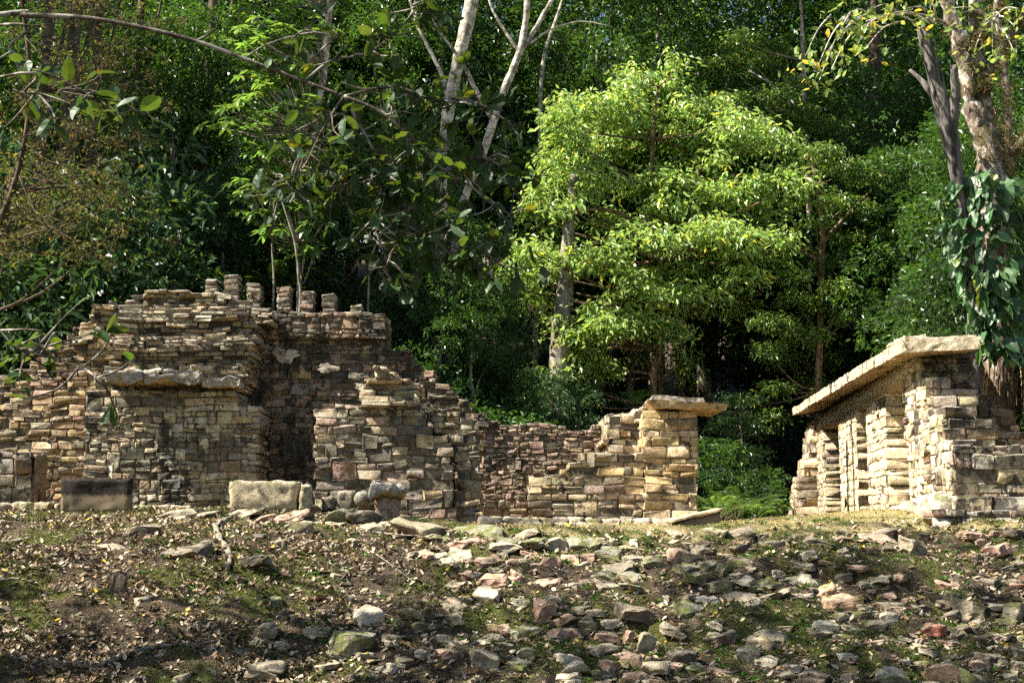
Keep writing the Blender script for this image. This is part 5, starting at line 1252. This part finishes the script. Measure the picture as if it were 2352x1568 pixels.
# ------------------------------------------------------------------ near fig tree: trunk off to the left, branches hang into view
def fig_tree():
    g = np.random.default_rng(670); Y = 9.0; bx = -6.2
    gz = float(ground(bx, 8.4)); root = thing('fig_tree', 'near fig tree whose long bare branch and big oval leaves hang across the top left', 'tree', (bx, 8.4, gz))
    T0 = [np.array((bx, 8.4, gz - .2)), np.array((bx + .1, 8.4, .5)), np.array((bx + .3, 8.5, 2.6)), np.array((bx + .2, 8.7, 5.0)), np.array((bx, 9, 8.5))]
    V, Fq = tube(T0, [.34, .27, .24, .2, .12], 12, 5); part('trunk', V, Fq, BK['blotch'], root, None, True)
    mb = MB(); pos, dr, LL = [], [], []
    def br(pts, r0, r1, start=None, Yd=Y, dy=0., tw=0, leaf=(.08, .145), tuft=3):
        pp = ([start] if start is not None else []) + [P(x, y, Yd + dy * i / len(pts)) for i, (x, y) in enumerate(pts)]
        V, Fq = tube(pp, np.linspace(r0, r1, len(pp)), 7, 6, .0); mb.add(V, Fq)
        # twigs with leaves
        q = np.array(pp[1 if start is not None else 0:]); 
        for i in range(tw):
            t = g.uniform(.12, 1.0) * (len(q) - 1); j = min(int(t), len(q) - 2); s = q[j] * (1 - (t - j)) + q[j + 1] * (t - j)
            d = g.normal(0, 1, 3) * (1, .7, .7) + (0.15, 0, -.15); d /= np.linalg.norm(d); ln = g.uniform(.1, .34)
            e = s + d * ln; m = (s + e) / 2 + g.normal(0, .02, 3); V, Fq = tube([s, m, e], [.006, .005, .003], 5, 3); mb.add(V, Fq)
            for k in range(g.integers(2, tuft + 2)):
                pos.append(e - d * g.uniform(0, .06)); dr.append(d * .7 + g.normal(0, .8, 3) + (0, 0, -.25)); LL.append(g.uniform(*leaf))
    br([(-30, 38), (60, 36), (200, 42), (330, 65), (450, 95), (560, 135), (680, 180), (790, 222)], .020, .011, T0[2] + (0, 0, .2), tw=0)
    br([(790, 222), (880, 260), (960, 330), (1020, 390), (1100, 440), (1180, 500)], .014, .005, tw=40)
    br([(790, 222), (850, 330), (900, 430), (940, 520), (960, 600)], .013, .005, tw=46, dy=.4)
    br([(790, 222), (740, 300), (700, 380), (650, 430)], .011, .004, tw=34, dy=-.3)
    br([(790, 222), (900, 200), (1000, 230), (1100, 240), (1180, 290)], .011, .004, tw=34)
    br([(700, 188), (760, 140), (850, 120), (940, 40), (960, -20)], .01, .005, tw=24)
    br([(940, 520), (1010, 560), (1090, 580), (1140, 600)], .007, .003, tw=30)
    br([(900, 430), (820, 420), (730, 430), (640, 400)], .008, .003, tw=30)
    br([(960, 330), (900, 380), (860, 500), (890, 610), (870, 630)], .007, .003, tw=30)
    br([(1020, 390), (1090, 360), (1150, 380), (1190, 420)], .006, .003, tw=20)
    br([(560, 135), (620, 100), (720, 75), (790, 90)], .007, .004, tw=6)
    br([(450, 95), (500, 60), (470, 10), (440, -30)], .008, .004, tw=0)
    br([(-40, 185), (60, 215), (160, 205), (230, 225), (300, 240)], .008, .004, T0[2] + (0, 0, -.6), Yd=6.6, tw=16, leaf=(.10, .15))
    br([(-40, 760), (40, 800), (120, 822), (200, 850), (225, 870)], .006, .003, T0[1] + (0, 0, .4), Yd=6.2, tw=16, leaf=(.07, .11))
    br([(-40, 60), (20, 110), (60, 150), (90, 170)], .009, .004, T0[2] + (0, 0, .1), Yd=6.8, tw=4, leaf=(.08, .13))
    V, Fq, _ = mb.get(); part('branches', V, Fq, BK['twig'], root, None, True)
    p, d, L = np.array(pos), np.array(dr), np.array(LL); n = len(p); V, Fq, k = broad_leaves(p, d, L, L * g.uniform(.42, .56, n), 671, .6, .12)
    T = var(g, n, .3, .03); part('leaves', V, Fq, LM['fig'], root, np.repeat(T, k, 0))
    # upper crown, above and beside the frame
    cl = []
    for i in range(34):
        x, y = g.uniform(-9, 3.5), g.uniform(8, 17); z = max(y * .40 + 1.6, 7.2) + g.uniform(.2, 2.4)
        r = g.uniform(.6, 1.3); cl.append(((x - bx, y - 8.4, z - gz), (r, r, r * .5)))
    me = crown_mesh('upper_crown', 672, cl, .16, .5, 20, LM['fig'], 6); link('upper_crown', me, root)
    mb = MB()
    for c, r in cl[:40]:
        c = np.array(c); s = T0[g.integers(3, 5)] - np.array((bx, 8.4, gz)); m = (s + c) / 2; m[2] = max(m[2], s[2] + .6 * (c[2] - s[2]) + .4); V, Fq = tube([s, m, c], [.07, .045, .012], 6, 4); mb.add(V, Fq)
    V, Fq, _ = mb.get(); link('upper_limbs', mesh('upper_limbs', V, Fq, None, True, BK['blotch']), root)
fig_tree()

# ------------------------------------------------------------------ unseen shade trees: crowns added across the sun's rays to shade slope and forest
def shade_tree(label, bx, by, crowns, seed, per=18, leafL=.2, mat='mid', r0=.3):
    g = np.random.default_rng(seed); gz = float(ground(bx, by)); root = thing('shade_tree', label, 'tree', (bx, by, gz)); cl = []
    for (x, y, z, R, Rz, n) in crowns:
        for i in range(n):
            v = g.normal(size=3); v /= np.linalg.norm(v); rr = g.random() ** .45
            r = g.uniform(.6, 1.25); cl.append((np.array((x - bx, y - by, z - gz)) + v * rr * np.array((R, R, Rz)), (r, r, r * .5)))
    me = crown_mesh('crown', seed + 1, cl, leafL, .45, per, LM[mat], 6); link('crown', me, root)
    H = max(c[2] for c in [q[0] for q in cl]); mb = MB(); ks = [np.array((0, 0, -.3)), np.array((-.2, 0, H * .35)), np.array((.1, .1, H * .65)), np.array((.3, 0, H * .9))]
    V, Fq = tube(ks, [r0 * 1.3, r0, r0 * .8, r0 * .4], 10, 4); mb.add(V, Fq)
    for q in range(0, len(cl), 3):
        c = cl[q][0]; s = ks[2] + (ks[3] - ks[2]) * g.random() - (0, 0, H * .12); m = (s + c) / 2 + np.array((0, 0, .15 * abs(c[0] - s[0]) * .5)); V, Fq = tube([s, m, c], [.09, .05, .015], 6, 4); mb.add(V, Fq)
    V, Fq, _ = mb.get(); link('trunk', mesh('trunk', V, Fq, None, True, BK['dark']), root)
    return root
S = Vector((-.62, -.14, .772)).normalized(); SA = np.array(S)
def canopy(label, bx, by, targets, srange, rr, seed, per, leafL, mat, r0=.3, flat=.6, kk=.395, mrg=.6):
    """crown clumps hung where the sun's rays towards the given places pass, always above or beside the view"""
    g = np.random.default_rng(seed); gz = float(ground(bx, by)); root = thing('shade_tree', label, 'tree', (bx, by, gz)); cl = []
    for t in targets:
        for _ in range(12):
            p = t + SA * g.uniform(*srange); r = g.uniform(*rr)
            if p[2] > kk * p[1] + mrg + r or p[0] < -.37 * p[1] - r - .3: cl.append((p - (bx, by, gz), (r, r, r * flat))); break
    me = crown_mesh('crown', seed + 1, cl, leafL, .45, per, LM[mat], 6); link('crown', me, root)
    H = max(c[0][2] for c in cl); mb = MB(); ks = [np.array((0, 0, -.3)), np.array((-.2, 0, H * .35)), np.array((.1, .1, H * .65)), np.array((.3, 0, H * .85))]
    V, Fq = tube(ks, [r0 * 1.3, r0, r0 * .8, r0 * .4], 10, 4); mb.add(V, Fq)
    for q in range(0, len(cl), 4):
        c = cl[q][0]; s_ = ks[2] + (ks[3] - ks[2]) * g.random(); m = (s_ + c) / 2 + np.array((0, 0, .6)); V, Fq = tube([s_, m, c], [.07, .04, .012], 6, 4); mb.add(V, Fq)
    V, Fq, _ = mb.get(); link('trunk', mesh('trunk', V, Fq, None, True, BK['dark']), root)
g = np.random.default_rng(800)
def slope_targets(n, x0, x1, y0, y1):
    out = []
    for _ in range(n):
        px, py = g.uniform(x0, x1), g.uniform(y0, y1); out.append(ground_hit(px, py))
    return out
canopy('spreading tree left of the picture whose crown dapples the leafy slope', -10.5, 18, slope_targets(78, -100, 900, 1225, 1600), (12, 17), (.25, .6), 800, 26, .14, 'mid')
canopy('tree left of the picture whose crown dapples the middle slope', -9.0, 12.5, slope_targets(92, 800, 1650, 1290, 1600), (11.5, 16), (.25, .6), 810, 26, .14, 'mid')
canopy('leaning tree left of the picture whose crown dapples the stony right slope', -7.8, 11, slope_targets(112, 1600, 2400, 1240, 1600), (11.5, 17), (.25, .65), 814, 26, .14, 'mid')
ft = [P(g.uniform(-50, 1030), g.uniform(60, 900), g.uniform(38, 43)) for _ in range(420)]  # forest points kept dark by unseen crowns added in the sun's path
_fn = SNoise(44, 5.0)
ft = [t for t in ft if not (CX + F * t[0] / t[1] > 760 and t[2] < 8) and float(_fn(t[None])[0]) < .6]
canopy('unseen tall tree left of the tall ruin, added to shade the forest', -18.5, 36, ft[0::2], (15, 24), (.8, 1.5), 820, 17, .22, 'dark')
canopy('unseen tall tree further back left, added to shade the forest', -21.5, 42, ft[1::2], (15, 26), (.8, 1.5), 830, 17, .22, 'dark')
ut = [P(g.uniform(-50, 950), g.uniform(-60, 330), g.uniform(62, 76)) for _ in range(150)]  # upper left forest, darkened by an added out-of-view crown
canopy('very tall unseen tree beyond the upper left, added to darken the far forest', -27, 58, ut, (12, 26), (1.0, 1.8), 850, 15, .24, 'dark')
rt_ = [P(g.uniform(2060, 2350), g.uniform(150, 800), g.uniform(58, 66)) for _ in range(100)]  # forest on the right, shaded by an added out-of-view crown
rt_ += [P(g.uniform(1150, 1900), g.uniform(0, 110), g.uniform(60, 72)) for _ in range(60)]
canopy('tall tree on the hill above the temple, unseen crown added for shade', 16.5, 62, rt_, (12, 22), (.9, 1.5), 840, 17, .22, 'dark')

# ------------------------------------------------------------------ light, sky, camera
sl = bpy.data.lights.new('sun', 'SUN'); sl.energy = 5.0; sl.angle = math.radians(.53); sl.color = (1, .93, .80)
so = bpy.data.objects.new('sun', sl); COL.objects.link(so); so.rotation_euler = (-S).to_track_quat('-Z', 'Y').to_euler(); so.location = (-30, -10, 40)
w = bpy.data.worlds.new('World'); SC.world = w; w.use_nodes = True; nt = w.node_tree; bg = nt.nodes['Background']
sky = nt.nodes.new('ShaderNodeTexSky'); sky.sky_type = 'NISHITA'; sky.sun_disc = False; sky.sun_elevation = math.asin(S.z); sky.sun_rotation = math.atan2(S.x, S.y); sky.air_density = 1.2; sky.dust_density = 1.5
nt.links.new(sky.outputs[0], bg.inputs[0]); bg.inputs[1].default_value = .05
cam = bpy.data.cameras.new('camera'); cam.sensor_width = 36; cam.sensor_fit = 'HORIZONTAL'; cam.lens = 36 * F / 2352; cam.clip_start = .1; cam.clip_end = 1500
co = bpy.data.objects.new('camera', cam); COL.objects.link(co); co.location = (0, 0, 0); co.rotation_euler = (math.pi / 2 + TH, 0, 0); SC.camera = co
SC.view_settings.view_transform = 'Standard'; SC.view_settings.look = 'None'; SC.view_settings.exposure = 1.8; SC.view_settings.gamma = 1; SC.view_settings.use_curve_mapping = False
cy = SC.cycles; cy.max_bounces = 4; cy.diffuse_bounces = 3; cy.glossy_bounces = 2; cy.transmission_bounces = 3; cy.transparent_max_bounces = 4
cy.use_adaptive_sampling = True; cy.adaptive_threshold = .03; cy.use_denoising = False; cy.caustics_reflective = False; cy.caustics_refractive = False; cy.sample_clamp_indirect = 4
